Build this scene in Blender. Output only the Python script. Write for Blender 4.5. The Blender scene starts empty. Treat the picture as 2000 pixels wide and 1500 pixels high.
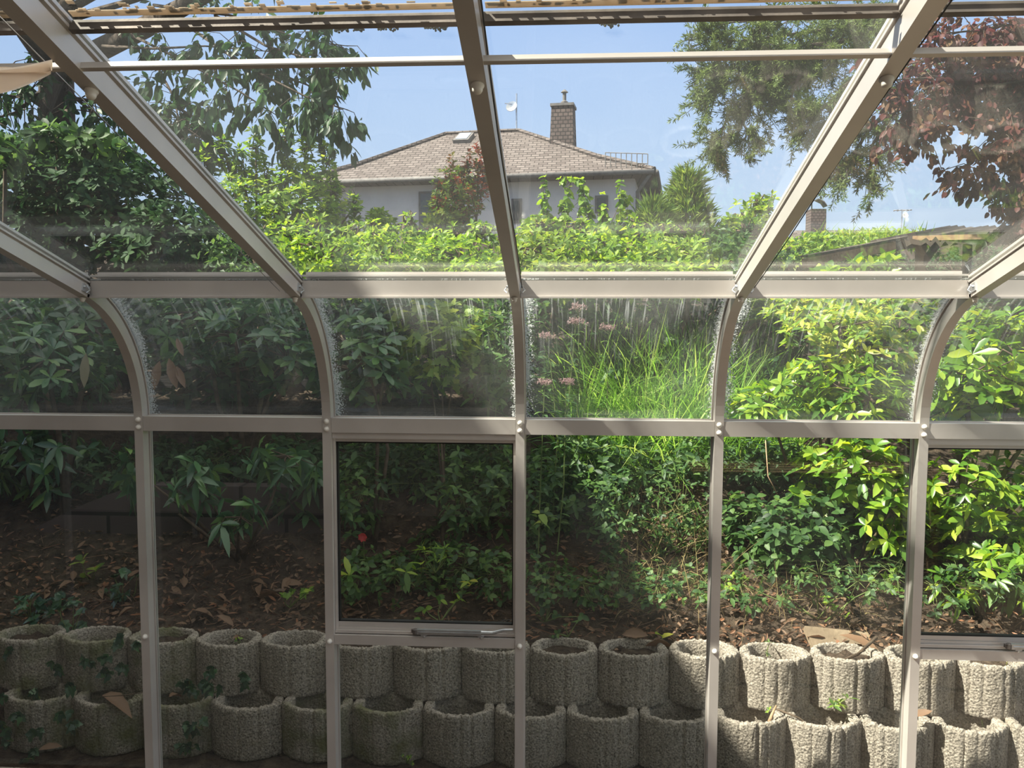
import bpy, math, random
import numpy as np
from mathutils import Vector, Matrix

rng = np.random.default_rng(7)
random.seed(7)
PI = math.pi
scene = bpy.context.scene
COL = scene.collection

# ------------------------------------------------------------------ camera, sky, sun, exposure
EZ = 1.9                      # eye height above the greenhouse floor
F_PX = 1650.0
YAW, PITCH, ROLL = .0615, .0767, .0019
def _cam():
    cy, sy, cp, sp = math.cos(YAW), math.sin(YAW), math.cos(PITCH), math.sin(PITCH)
    F = np.array([-sy*cp, cy*cp, -sp]); R = np.array([cy, sy, 0.]); U = np.cross(R, F)
    cr, sr = math.cos(ROLL), math.sin(ROLL)
    return cr*R+sr*U, -sr*R+cr*U, F
CR, CU, CF = _cam()
cam_data = bpy.data.cameras.new('camera')
cam_data.sensor_width = 36; cam_data.lens = F_PX/2000*36
cam_data.clip_start = .02; cam_data.clip_end = 400
cam = bpy.data.objects.new('camera', cam_data); COL.objects.link(cam)
M = Matrix(((CR[0], CU[0], -CF[0], 0), (CR[1], CU[1], -CF[1], 0), (CR[2], CU[2], -CF[2], EZ), (0, 0, 0, 1)))
cam.matrix_world = M
scene.camera = cam

world = bpy.data.worlds.new('sky'); scene.world = world; world.use_nodes = True
wn = world.node_tree.nodes; wl = world.node_tree.links; wn.clear()
w_out = wn.new('ShaderNodeOutputWorld'); w_bg = wn.new('ShaderNodeBackground')
w_tc = wn.new('ShaderNodeTexCoord'); w_sp = wn.new('ShaderNodeSeparateXYZ'); w_cr = wn.new('ShaderNodeValToRGB')
wl.new(w_tc.outputs['Generated'], w_sp.inputs[0]); wl.new(w_sp.outputs['Z'], w_cr.inputs[0])
wl.new(w_cr.outputs[0], w_bg.inputs[0]); wl.new(w_bg.outputs[0], w_out.inputs[0])
e = w_cr.color_ramp.elements
e[0].position = 0; e[0].color = (.52, .60, .71, 1)
e[1].position = 1; e[1].color = (.92, .88, .82, 1)
for p_, c_ in ((.12, (.43, .54, .71, 1)), (.36, (.25, .37, .63, 1)), (.6, (.66, .66, .68, 1))):
    q_ = e.new(p_); q_.color = c_
w_bg.inputs[1].default_value = 1.0

SUN_TO = Vector((-.74, -.26, 1.0)).normalized()
sd = bpy.data.lights.new('sun', 'SUN'); sd.energy = 9.3; sd.angle = math.radians(.6); sd.color = (1, .93, .80)
sun = bpy.data.objects.new('sun', sd); COL.objects.link(sun)
sun.rotation_euler = SUN_TO.to_track_quat('Z', 'Y').to_euler(); sun.location = (-8, -4, 12)

vs = scene.view_settings
vs.view_transform = 'Standard'; vs.look = 'None'; vs.gamma = 1; vs.use_curve_mapping = False
vs.exposure = 0.72
scene.cycles.transparent_max_bounces = 24
scene.cycles.max_bounces = 8

# ------------------------------------------------------------------ helpers
def at(px, py, Y):
    """world point on the vertical plane y = Y seen at a photo pixel"""
    d = CF + CR*(px-1000)/F_PX - CU*(py-750)/F_PX
    p = d*(Y/d[1]); return np.array([p[0], p[1], p[2]+EZ])
def mpx(n, Y): return n*Y/F_PX

class MB:
    def __init__(s): s.v = []; s.f = []; s.n = 0; s.uv = None
    def add(s, v, f):
        v = np.asarray(v, dtype=float).reshape(-1, 3)
        s.v.append(v); s.f.extend([tuple(i+s.n for i in q) for q in f]); s.n += len(v)
        return s
    def addnp(s, v, tmpl, n, k):
        """n copies of a template of k verts"""
        s.v.append(v.reshape(-1, 3))
        base = s.n + np.arange(n)*k
        for q in tmpl:
            a = base[:, None]+np.array(q)[None, :]
            s.f.extend(map(tuple, a.tolist()))
        s.n += n*k
    def box(s, x0, x1, y0, y1, z0, z1):
        v = [(x, y, z) for z in (z0, z1) for y in (y0, y1) for x in (x0, x1)]
        return s.add(v, [(0, 2, 3, 1), (4, 5, 7, 6), (0, 1, 5, 4), (2, 6, 7, 3), (0, 4, 6, 2), (1, 3, 7, 5)])
    def obox(s, c, ax, h):
        """oriented box: centre, three axes, half sizes"""
        c = np.array(c); A = [np.array(a, dtype=float)*k for a, k in zip(ax, h)]
        v = [c+i*A[0]+j*A[1]+k*A[2] for k in (-1, 1) for j in (-1, 1) for i in (-1, 1)]
        return s.add(v, [(0, 2, 3, 1), (4, 5, 7, 6), (0, 1, 5, 4), (2, 6, 7, 3), (0, 4, 6, 2), (1, 3, 7, 5)])
    def tube(s, pts, rad, k=6):
        P = np.array(pts, dtype=float); n = len(P)
        R = np.full(n, rad) if np.isscalar(rad) else np.array(rad, dtype=float)
        T = np.gradient(P, axis=0); T /= np.linalg.norm(T, axis=1)[:, None]+1e-9
        ref = np.array([0, 0, 1.]) if abs(T[0][2]) < .9 else np.array([1., 0, 0])
        V = []
        for i in range(n):
            a = np.cross(T[i], ref); a /= np.linalg.norm(a)+1e-9; b = np.cross(a, T[i]); ref = b
            for j in range(k):
                t = 2*PI*j/k; V.append(P[i]+R[i]*(math.cos(t)*a+math.sin(t)*b))
        f = [(i*k+j, i*k+(j+1) % k, (i+1)*k+(j+1) % k, (i+1)*k+j) for i in range(n-1) for j in range(k)]
        f.append(tuple(range(k))[::-1]); f.append(tuple((n-1)*k+j for j in range(k)))
        return s.add(V, f)
    def lathe(s, prof, c, axis=(0, 0, 1), k=14):
        ax = np.array(axis, dtype=float); ax /= np.linalg.norm(ax)
        r = np.array([1., 0, 0]) if abs(ax[0]) < .9 else np.array([0, 1., 0])
        a = np.cross(ax, r); a /= np.linalg.norm(a); b = np.cross(ax, a); c = np.array(c)
        V = [c+ax*h+q*(math.cos(2*PI*j/k)*a+math.sin(2*PI*j/k)*b) for q, h in prof for j in range(k)]
        n = len(prof)
        f = [(i*k+j, i*k+(j+1) % k, (i+1)*k+(j+1) % k, (i+1)*k+j) for i in range(n-1) for j in range(k)]
        f.append(tuple(range(k))[::-1]); f.append(tuple((n-1)*k+j for j in range(k)))
        return s.add(V, f)
    def build(s, name, mat, parent=None, smooth=False, loc=None):
        me = bpy.data.meshes.new(name)
        V = np.concatenate(s.v) if s.v else np.zeros((0, 3))
        if loc is not None: V = V-np.array(loc)
        me.from_pydata(V.tolist(), [], s.f)
        if s.uv is not None:
            ul = me.uv_layers.new(name='pane')
            li = np.zeros(len(me.loops), dtype=np.int32); me.loops.foreach_get('vertex_index', li)
            ul.data.foreach_set('uv', np.array(s.uv)[li].ravel())
        me.validate(); me.update()
        if smooth: me.polygons.foreach_set('use_smooth', [True]*len(me.polygons))
        me.materials.append(mat)
        o = bpy.data.objects.new(name, me); COL.objects.link(o)
        if loc is not None and parent is None: o.location = loc
        if parent is not None:
            o.parent = parent
            if loc is not None: pass
            o.location = -Vector(parent_world(parent)) + (Vector(loc) if loc is not None else Vector((0, 0, 0)))
        return o
def parent_world(p):
    v = Vector((0, 0, 0))
    while p is not None: v += p.location; p = p.parent
    return v
def empty(name, loc=(0, 0, 0)):
    o = bpy.data.objects.new(name, None); o.empty_display_size = .1; COL.objects.link(o); o.location = Vector([float(a) for a in loc]); return o
def tag(o, label=None, cat=None, group=None, kind=None):
    if label: o['label'] = label
    if cat: o['category'] = cat
    if group: o['group'] = group
    if kind: o['kind'] = kind
    return o
def copy_tree(o, parent=None):
    c = o.copy(); COL.objects.link(c)
    if parent is not None: c.parent = parent
    for ch in list(o.children): copy_tree(ch, c)
    return c
def unit(v): return v/(np.linalg.norm(v, axis=-1, keepdims=True)+1e-9)

# leaf templates: stations u, half widths w
SH = {
 'ellip': ([0, .18, .45, .75, 1], [.04, .62, 1, .72, 0]),
 'obov':  ([0, .25, .6, .86, 1], [.05, .45, 1, .75, 0]),
 'round': ([0, .2, .5, .8, 1], [.05, .85, 1, .7, 0]),
 'blade': ([0, .25, .5, .75, 1], [.7, 1, .85, .55, 0]),
 'lobed': ([0, .12, .3, .42, .62, .72, 1], [.05, .95, .6, 1, .45, .5, 0]),
}
def leaves(mb, P, D, N, L, W, shape='ellip', droop=.15, fold=.25):
    P = np.atleast_2d(P); n = len(P)
    if n == 0: return
    D = unit(np.broadcast_to(D, P.shape).astype(float)); N = np.broadcast_to(N, P.shape).astype(float)
    S = unit(np.cross(D, N)); N = np.cross(S, D)
    L = np.broadcast_to(L, n).astype(float)[:, None]; W = np.broadcast_to(W, n).astype(float)[:, None]
    dr = np.broadcast_to(droop, n).astype(float)[:, None]
    down = np.array([0, 0, -1.])
    if shape == 'quad':
        mid = P+D*L*.5+down*dr*L*.25
        V = np.stack([P, mid-S*W/2+N*fold*W*.5, P+D*L+down*dr*L, mid+S*W/2+N*fold*W*.5], 1)
        mb.addnp(V, [(0, 1, 2), (0, 2, 3)], n, 4); return
    u, w = SH[shape]; m = len(u); vs_ = []
    for uu, ww in zip(u, w):
        c = P+D*L*uu+down*dr*L*uu*uu
        if uu == 1: vs_.append(c); break
        e_ = N*fold*W*.5*ww
        vs_ += [c-S*W/2*ww+e_, c, c+S*W/2*ww+e_]
    V = np.stack(vs_, 1); k = V.shape[1]; f = []
    for i in range(m-2):
        a = 3*i; b = a+3
        f += [(a, a+1, b+1, b), (a+1, a+2, b+2, b+1)]
    a = 3*(m-2); f += [(a, a+1, k-1), (a+1, a+2, k-1)]
    mb.addnp(V, f, n, k)
def whorls(mb, P, A, k, L, W, shape='ellip', droop=.25, spread=(1.0, 1.7), fold=.25, jit=.2):
    """k leaves around each tip P with axis A"""
    P = np.atleast_2d(P); A = unit(np.atleast_2d(A)); n = len(P)
    ref = np.where(np.abs(A[:, 2:3]) < .9, np.array([[0, 0, 1.]]), np.array([[1., 0, 0]]))
    X = unit(np.cross(A, ref)); Y_ = np.cross(A, X)
    ph0 = rng.uniform(0, 2*PI, n)
    for j in range(k):
        keep = rng.random(n) < .92
        ph = ph0+2*PI*j/k+rng.normal(0, .25, n); th = rng.uniform(*spread, n)
        rad = X*np.cos(ph)[:, None]+Y_*np.sin(ph)[:, None]
        D = A*np.cos(th)[:, None]+rad*np.sin(th)[:, None]
        N = A*np.sin(th)[:, None]-rad*np.cos(th)[:, None]+rng.normal(0, jit, (n, 3))
        l = L*rng.uniform(.65, 1.15, n)
        leaves(mb, P[keep]-A[keep]*l[keep, None]*.15*rng.random((keep.sum(), 1)), D[keep], N[keep], l[keep], (W*l/L)[keep], shape, rng.uniform(.3, 1.3, n)[keep]*droop, fold)
def sample_blob(b, n, lo=.55):
    c, r = b
    d = unit(rng.normal(size=(n, 3)))
    rr = rng.uniform(lo**2, 1.08, n)**.5
    return c+d*rr[:, None]*r, d
def blob(px, py, Y, rpx, rpy, ry=None):
    return (at(px, py, Y), np.array([mpx(rpx, Y), ry if ry else mpx(rpx, Y)*.7, mpx(rpy, Y)]))

# ------------------------------------------------------------------ materials
def new_mat(name):
    m = bpy.data.materials.new(name); m.use_nodes = True
    n = m.node_tree.nodes; l = m.node_tree.links; n.clear()
    return m, n, l
def ramp(n, cols, pos=None):
    r = n.new('ShaderNodeValToRGB'); el = r.color_ramp.elements
    pos = pos or [i/(len(cols)-1) for i in range(len(cols))]
    el[0].position = pos[0]; el[0].color = (*cols[0], 1); el[1].position = pos[-1]; el[1].color = (*cols[-1], 1)
    for p, c in zip(pos[1:-1], cols[1:-1]):
        q = el.new(p); q.color = (*c, 1)
    return r
def leaf_mat(name, cols, trans=.35, rough=.42, spec=.4):
    m, n, l = new_mat(name)
    g = n.new('ShaderNodeNewGeometry'); r = ramp(n, cols); l.new(g.outputs['Random Per Island'], r.inputs[0])
    b = n.new('ShaderNodeBsdfPrincipled'); b.inputs['Roughness'].default_value = rough; b.inputs['Specular IOR Level'].default_value = spec
    t = n.new('ShaderNodeBsdfTranslucent'); mx = n.new('ShaderNodeMixShader'); mx.inputs[0].default_value = trans
    hs = n.new('ShaderNodeHueSaturation'); hs.inputs['Hue'].default_value = .485; hs.inputs['Value'].default_value = 1.7; hs.inputs['Saturation'].default_value = 1.1
    l.new(r.outputs[0], b.inputs['Base Color']); l.new(r.outputs[0], hs.inputs['Color']); l.new(hs.outputs[0], t.inputs[0])
    o = n.new('ShaderNodeOutputMaterial'); l.new(b.outputs[0], mx.inputs[1]); l.new(t.outputs[0], mx.inputs[2]); l.new(mx.outputs[0], o.inputs[0])
    return m
def rough_mat(name, cols, scale=8, rough=.85, bump=.3, bscale=None, metal=0, stretch=None, detail=6, dist=.01, pos=None, spec=.3):
    m, n, l = new_mat(name)
    tc = n.new('ShaderNodeTexCoord'); mp = n.new('ShaderNodeMapping'); l.new(tc.outputs['Object'], mp.inputs[0])
    if stretch: mp.inputs['Scale'].default_value = stretch
    t = n.new('ShaderNodeTexNoise'); t.inputs['Scale'].default_value = scale; t.inputs['Detail'].default_value = detail; l.new(mp.outputs[0], t.inputs[0])
    r = ramp(n, cols, pos or [.3+.4*i/(len(cols)-1) for i in range(len(cols))]); l.new(t.outputs[0], r.inputs[0])
    b = n.new('ShaderNodeBsdfPrincipled'); b.inputs['Roughness'].default_value = rough; b.inputs['Metallic'].default_value = metal; b.inputs['Specular IOR Level'].default_value = spec
    l.new(r.outputs[0], b.inputs['Base Color'])
    if bump:
        t2 = n.new('ShaderNodeTexNoise'); t2.inputs['Scale'].default_value = bscale or scale*4; t2.inputs['Detail'].default_value = 4; l.new(mp.outputs[0], t2.inputs[0])
        bp = n.new('ShaderNodeBump'); bp.inputs['Strength'].default_value = bump; bp.inputs['Distance'].default_value = dist
        l.new(t2.outputs[0], bp.inputs['Height']); l.new(bp.outputs[0], b.inputs['Normal'])
    o = n.new('ShaderNodeOutputMaterial'); l.new(b.outputs[0], o.inputs[0])
    return m
def concrete_mat(name, moss):
    m, n, l = new_mat(name)
    tc = n.new('ShaderNodeTexCoord')
    oi = n.new('ShaderNodeObjectInfo')
    va = n.new('ShaderNodeVectorMath'); va.operation = 'ADD'; l.new(tc.outputs['Object'], va.inputs[0])
    sc = n.new('ShaderNodeVectorMath'); sc.operation = 'SCALE'; sc.inputs['Scale'].default_value = 11; l.new(oi.outputs['Location'], sc.inputs[0]); l.new(sc.outputs[0], va.inputs[1])
    a = n.new('ShaderNodeTexNoise'); a.inputs['Scale'].default_value = 120; a.inputs['Detail'].default_value = 5; a.inputs['Roughness'].default_value = .7; l.new(va.outputs[0], a.inputs[0])
    r = ramp(n, [(.08, .068, .055), (.32, .285, .24), (.52, .465, .39)], [.34, .50, .68]); l.new(a.outputs[0], r.inputs[0])
    big = n.new('ShaderNodeTexNoise'); big.inputs['Scale'].default_value = 7; big.inputs['Detail'].default_value = 6; l.new(va.outputs[0], big.inputs[0])
    mr = ramp(n, [(0, 0, 0), (1, 1, 1)], [.62-.28*moss, .80-.18*moss]); l.new(big.outputs[0], mr.inputs[0])
    mix = n.new('ShaderNodeMix'); mix.data_type = 'RGBA'; l.new(mr.outputs[0], mix.inputs['Factor']); l.new(r.outputs[0], mix.inputs['A']); mix.inputs['B'].default_value = (.15, .155, .075, 1) if moss > .3 else (.27, .235, .175, 1)
    vo = n.new('ShaderNodeTexVoronoi'); vo.inputs['Scale'].default_value = 85; l.new(va.outputs[0], vo.inputs[0])
    ad = n.new('ShaderNodeMath'); ad.operation = 'ADD'; l.new(vo.outputs['Distance'], ad.inputs[0]); l.new(a.outputs[0], ad.inputs[1])
    bp = n.new('ShaderNodeBump'); bp.inputs['Strength'].default_value = .8; bp.inputs['Distance'].default_value = .006; l.new(ad.outputs[0], bp.inputs['Height'])
    b = n.new('ShaderNodeBsdfPrincipled'); b.inputs['Roughness'].default_value = .95; b.inputs['Specular IOR Level'].default_value = .15
    l.new(mix.outputs['Result'], b.inputs['Base Color']); l.new(bp.outputs[0], b.inputs['Normal'])
    o = n.new('ShaderNodeOutputMaterial'); l.new(b.outputs[0], o.inputs[0])
    return m
def glass_mat(name, dirt=.03, streak=0., frost=0., grime=(.75, .78, .78)):
    """clear pane: transparent + mirror by Fresnel, with a thin film of dust, drip streaks and frosted speckle near the bars"""
    m, n, l = new_mat(name)
    uv = n.new('ShaderNodeUVMap'); uv.uv_map = 'pane'
    tc = n.new('ShaderNodeTexCoord')
    lw = n.new('ShaderNodeLayerWeight'); lw.inputs['Blend'].default_value = .5
    pw = n.new('ShaderNodeMath'); pw.operation = 'POWER'; pw.inputs[1].default_value = 5; l.new(lw.outputs['Facing'], pw.inputs[0])
    fr = n.new('ShaderNodeMath'); fr.operation = 'MULTIPLY_ADD'; fr.inputs[1].default_value = .96; fr.inputs[2].default_value = .04; l.new(pw.outputs[0], fr.inputs[0])
    tr = n.new('ShaderNodeBsdfTransparent'); tr.inputs[0].default_value = (.955, .975, .965, 1)
    gl = n.new('ShaderNodeBsdfGlossy'); gl.inputs['Roughness'].default_value = .012
    m1 = n.new('ShaderNodeMixShader'); l.new(fr.outputs[0], m1.inputs[0]); l.new(tr.outputs[0], m1.inputs[1]); l.new(gl.outputs[0], m1.inputs[2])
    df = n.new('ShaderNodeBsdfDiffuse'); df.inputs[0].default_value = (*grime, 1)
    tl = n.new('ShaderNodeBsdfTranslucent'); tl.inputs[0].default_value = (*grime, 1)
    m2 = n.new('ShaderNodeMixShader'); m2.inputs[0].default_value = .5; l.new(df.outputs[0], m2.inputs[1]); l.new(tl.outputs[0], m2.inputs[2])
    def math_(op, a, b_=None, clamp=False):
        x = n.new('ShaderNodeMath'); x.operation = op; x.use_clamp = clamp
        for i, q in enumerate((a, b_)):
            if q is None: continue
            if isinstance(q, (int, float)): x.inputs[i].default_value = q
            else: l.new(q, x.inputs[i])
        return x.outputs[0]
    ns = n.new('ShaderNodeTexNoise'); ns.inputs['Scale'].default_value = 3.5; ns.inputs['Detail'].default_value = 7; l.new(tc.outputs['Object'], ns.inputs[0])
    fac = math_('MULTIPLY', ns.outputs[0], dirt*2)
    sep = n.new('ShaderNodeSeparateXYZ'); l.new(uv.outputs[0], sep.inputs[0])
    U, V_ = sep.outputs[0], sep.outputs[1]
    if streak:
        mp = n.new('ShaderNodeMapping'); mp.inputs['Scale'].default_value = (60, 2.2, 1); l.new(uv.outputs[0], mp.inputs[0])
        s1 = n.new('ShaderNodeTexNoise'); s1.inputs['Scale'].default_value = 1.6; s1.inputs['Detail'].default_value = 3; l.new(mp.outputs[0], s1.inputs[0])
        st = n.new('ShaderNodeMapRange'); st.inputs[1].default_value = .56; st.inputs[2].default_value = .72; st.inputs[3].default_value = 0; st.inputs[4].default_value = streak
        l.new(s1.outputs[0], st.inputs[0])
        top = math_('POWER', V_, 2.0)
        fac = math_('ADD', fac, math_('MULTIPLY', st.outputs[0], top))
    if frost:
        sp = n.new('ShaderNodeTexNoise'); sp.inputs['Scale'].default_value = 160; sp.inputs['Detail'].default_value = 3; l.new(tc.outputs['Object'], sp.inputs[0])
        s2 = n.new('ShaderNodeTexNoise'); s2.inputs['Scale'].default_value = 9; l.new(tc.outputs['Object'], s2.inputs[0])
        edge = n.new('ShaderNodeMapRange'); edge.inputs[1].default_value = 0; edge.inputs[2].default_value = .13; edge.inputs[3].default_value = 1; edge.inputs[4].default_value = 0
        dd = math_('MINIMUM', U, math_('MULTIPLY', math_('SUBTRACT', 1.0, U), 1.6)); l.new(dd, edge.inputs[0])
        k = math_('ADD', math_('MULTIPLY', edge.outputs[0], .55), math_('MULTIPLY', s2.outputs[0], .35))
        k = math_('ADD', k, math_('MULTIPLY', V_, .12))
        thr = n.new('ShaderNodeMapRange'); thr.inputs[1].default_value = 1.10; thr.inputs[2].default_value = 1.22; thr.inputs[3].default_value = 0; thr.inputs[4].default_value = frost
        l.new(math_('ADD', k, sp.outputs[0]), thr.inputs[0])
        fac = math_('ADD', fac, thr.outputs[0])
    fac = math_('MINIMUM', fac, .9)
    mx = n.new('ShaderNodeMixShader'); l.new(fac, mx.inputs[0]); l.new(m1.outputs[0], mx.inputs[1]); l.new(m2.outputs[0], mx.inputs[2])
    o = n.new('ShaderNodeOutputMaterial'); l.new(mx.outputs[0], o.inputs[0])
    return m
def brick_mat(name, c1, c2, cm, bw=.3, bh=.1, mortar=.01, rough=.9, bump=.4):
    m, n, l = new_mat(name)
    tc = n.new('ShaderNodeTexCoord'); mp = n.new('ShaderNodeMapping'); mp.inputs['Rotation'].default_value = (PI/2, 0, 0)
    l.new(tc.outputs['Object'], mp.inputs[0])
    t = n.new('ShaderNodeTexBrick'); l.new(mp.outputs[0], t.inputs[0])
    t.inputs['Color1'].default_value = (*c1, 1); t.inputs['Color2'].default_value = (*c2, 1); t.inputs['Mortar'].default_value = (*cm, 1)
    t.inputs['Scale'].default_value = 1; t.inputs['Brick Width'].default_value = bw; t.inputs['Row Height'].default_value = bh; t.inputs['Mortar Size'].default_value = mortar
    b = n.new('ShaderNodeBsdfPrincipled'); b.inputs['Roughness'].default_value = rough; b.inputs['Specular IOR Level'].default_value = .2
    l.new(t.outputs[0], b.inputs['Base Color'])
    bp = n.new('ShaderNodeBump'); bp.inputs['Strength'].default_value = bump; bp.inputs['Distance'].default_value = .01; bp.invert = True
    l.new(t.outputs['Fac'], bp.inputs['Height']); l.new(bp.outputs[0], b.inputs['Normal'])
    o = n.new('ShaderNodeOutputMaterial'); l.new(b.outputs[0], o.inputs[0])
    return m

ALU = rough_mat('aluminium', [(.56, .52, .49), (.72, .675, .64)], scale=3, rough=.40, bump=.05, bscale=60, metal=.4, stretch=(1, 1, 1), detail=8, dist=.001, spec=.5)
ALU_D = rough_mat('weathered_aluminium', [(.10, .09, .085), (.22, .19, .17)], scale=12, rough=.6, bump=.1, metal=.4)
RUBBER = rough_mat('rubber_gasket', [(.012, .012, .012), (.03, .03, .03)], rough=.6, bump=0)
CAPM = rough_mat('plastic_cap', [(.72, .68, .62), (.82, .78, .72)], rough=.35, bump=0, spec=.5)
STEEL = rough_mat('galvanised_steel', [(.45, .47, .5), (.62, .64, .66)], scale=20, rough=.3, bump=0, metal=.8)
WIRE = rough_mat('cable', [(.02, .02, .02), (.05, .05, .05)], rough=.5, bump=0)
G_ROOF = glass_mat('roof_glass', dirt=.020, frost=.0, streak=.0)
G_CURVE = glass_mat('curved_glass', dirt=.045, streak=.55, frost=.75)
G_LOW = glass_mat('lower_glass', dirt=.018)
G_VENT = glass_mat('vent_glass', dirt=.010)
CONC = concrete_mat('concrete', 0.0); CONC_M = concrete_mat('mossy_concrete', .75)
SOIL = rough_mat('soil', [(.014, .010, .007), (.045, .031, .021), (.08, .058, .04)], scale=14, rough=1, bump=1, bscale=40, dist=.03)
BARK = rough_mat('bark', [(.045, .035, .028), (.13, .10, .08)], scale=12, rough=.95, bump=.8, stretch=(1, 1, .25), dist=.02)
TWIG = rough_mat('twig', [(.05, .035, .025), (.13, .095, .065)], scale=20, rough=.9, bump=.2)
STEMG = rough_mat('green_stem', [(.07, .11, .03), (.16, .20, .06)], scale=20, rough=.7, bump=0)
L_RHODO = leaf_mat('rhododendron_leaf', [(.025, .075, .04), (.045, .12, .055), (.07, .17, .065), (.14, .26, .06)], trans=.22, rough=.3, spec=.6)
L_LAUREL = leaf_mat('laurel_leaf', [(.04, .11, .02), (.10, .22, .025), (.20, .34, .035), (.36, .44, .05)], trans=.4, rough=.35, spec=.5)
L_YELLOW = leaf_mat('yellow_green_leaf', [(.07, .17, .025), (.16, .28, .04), (.30, .40, .055), (.44, .42, .08)], trans=.45, rough=.4)
L_GRASS = leaf_mat('grass_blade', [(.08, .18, .035), (.14, .30, .05), (.22, .42, .07), (.38, .48, .14)], trans=.5, rough=.45)
L_DRYG = leaf_mat('dry_grass', [(.16, .11, .05), (.28, .20, .10), (.36, .30, .14)], trans=.3, rough=.7)
L_CURRANT = leaf_mat('currant_leaf', [(.07, .14, .03), (.14, .24, .04), (.22, .32, .06), (.30, .36, .07)], trans=.45, rough=.5)
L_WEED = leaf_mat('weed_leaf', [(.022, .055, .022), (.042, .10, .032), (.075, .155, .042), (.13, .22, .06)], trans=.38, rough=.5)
L_IVY = leaf_mat('ivy_leaf', [(.015, .05, .03), (.035, .09, .045), (.07, .15, .06)], trans=.2, rough=.35, spec=.5)
L_HEDGE = leaf_mat('hedge_leaf', [(.05, .12, .02), (.12, .24, .03), (.22, .36, .045), (.36, .48, .07)], trans=.45, rough=.45)
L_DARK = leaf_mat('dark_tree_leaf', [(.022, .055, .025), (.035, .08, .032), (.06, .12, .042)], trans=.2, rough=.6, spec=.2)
L_CHERRY = leaf_mat('cherry_leaf', [(.02, .055, .025), (.035, .085, .035), (.06, .12, .045)], trans=.35, rough=.45)
L_SHRUB = leaf_mat('lime_shrub_leaf', [(.06, .14, .03), (.13, .25, .035), (.24, .37, .055), (.36, .45, .09)], trans=.45, rough=.45)
L_RED = leaf_mat('red_shrub_leaf', [(.28, .06, .035), (.38, .12, .06), (.14, .13, .04), (.08, .12, .03)], trans=.4, rough=.5)
L_BEECH = leaf_mat('copper_beech_leaf', [(.045, .012, .016), (.09, .025, .028), (.14, .05, .042), (.16, .10, .05)], trans=.4, rough=.5, spec=.3)
L_CONIF = leaf_mat('conifer_needle', [(.06, .10, .03), (.11, .16, .045), (.18, .24, .07)], trans=.3, rough=.5)
L_CYP = leaf_mat('young_conifer_needle', [(.09, .16, .04), (.18, .28, .06), (.30, .40, .09)], trans=.35, rough=.5)
L_DRY = leaf_mat('dry_leaf', [(.06, .035, .022), (.13, .07, .04), (.22, .13, .075), (.12, .08, .055), (.26, .11, .05)], trans=.15, rough=.6)
L_PINK = leaf_mat('pink_flower', [(.26, .17, .17), (.36, .24, .24), (.22, .14, .12)], trans=.3, rough=.7)
DARKWOOD = rough_mat('dark_timber', [(.012, .011, .012), (.035, .03, .03)], scale=6, rough=.8, bump=.4, stretch=(.4, 4, 4))
TIMBER = rough_mat('larch_timber', [(.30, .19, .11), (.46, .32, .20)], scale=5, rough=.8, bump=.3, stretch=(.5, 5, 5))
OLDWOOD = rough_mat('old_timber', [(.06, .048, .04), (.12, .10, .08)], scale=6, rough=.85, bump=.3)
STONE = brick_mat('dark_stone', (.055, .042, .042), (.075, .058, .055), (.012, .01, .01), .55, .24, .012)
PLASTER = rough_mat('white_plaster', [(.62, .60, .60), (.70, .68, .68)], scale=2, rough=.9, bump=.1)
SLATE = brick_mat('slate_roof', (.12, .098, .092), (.19, .16, .15), (.05, .042, .04), .26, .11, .014)
CHIMB = brick_mat('chimney_slate', (.10, .075, .07), (.15, .115, .105), (.035, .03, .03), .16, .12, .015)
GUTTER = rough_mat('gutter', [(.12, .11, .11), (.2, .19, .18)], rough=.6, bump=0)
DGLASS = rough_mat('dark_window', [(.03, .035, .045), (.05, .055, .065)], rough=.15, bump=0, spec=.6)
WHITE = rough_mat('white_paint', [(.65, .65, .64), (.72, .72, .7)], rough=.5, bump=0)
INWALL = rough_mat('cream_render', [(.50, .41, .33), (.60, .51, .42)], scale=3, rough=.9, bump=.2)
FLOORM = rough_mat('floor_slabs', [(.10, .07, .055), (.16, .12, .09)], scale=4, rough=.85, bump=.2)
CLOTH = leaf_mat('shade_cloth', [(.78, .70, .60), (.84, .77, .68)], trans=.45, rough=.9, spec=.1)
MOSS = rough_mat('moss', [(.02, .022, .012), (.06, .06, .035)], scale=40, rough=1, bump=1, dist=.01)
DIRT = leaf_mat('dried_dirt', [(.34, .28, .20), (.50, .43, .33)], trans=.35, rough=1, spec=.05)

# ------------------------------------------------------------------ ground
YUP, YLO = 3.82, 3.68            # front faces of the two planter rows
ZU, ZL = EZ-1.554, EZ-1.795      # their rims
GZ = EZ-2.05                     # ground in front of the planters
gy_ = np.array([3.0, 4.0, 4.065, 4.25, 4.6, 5.0, 5.6, 6.5, 8.0, 10., 14., 24., 60.])
gz_ = np.array([GZ-EZ, GZ-EZ, -1.605, -1.57, -1.44, -1.22, -.95, -.55, -.15, .15, .9, 2.2, 4.0])
def ground_z(x, y):
    z = np.interp(y, gy_, gz_)+EZ
    a = np.clip((np.asarray(y)-4.15)/1.0, 0, 1)
    return z+a*.05*np.sin(np.asarray(x)*2.3+1)*np.cos(np.asarray(y)*1.7)
yy = np.concatenate([[3.3, 3.6, 3.9, 4.0, 4.065], np.arange(4.12, 8, .08), np.arange(8, 14, .4), np.arange(14, 62, 4)])
xx = np.concatenate([np.arange(-45, -7, 3), np.arange(-7, 8, .12), np.arange(8, 46, 3)])
X_, Y_ = np.meshgrid(xx, yy)
Z_ = ground_z(X_, Y_)+np.where(Y_ > 4.1, rng.normal(0, .008, X_.shape), 0)
mb = MB(); nx = len(xx); ny = len(yy)
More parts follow.
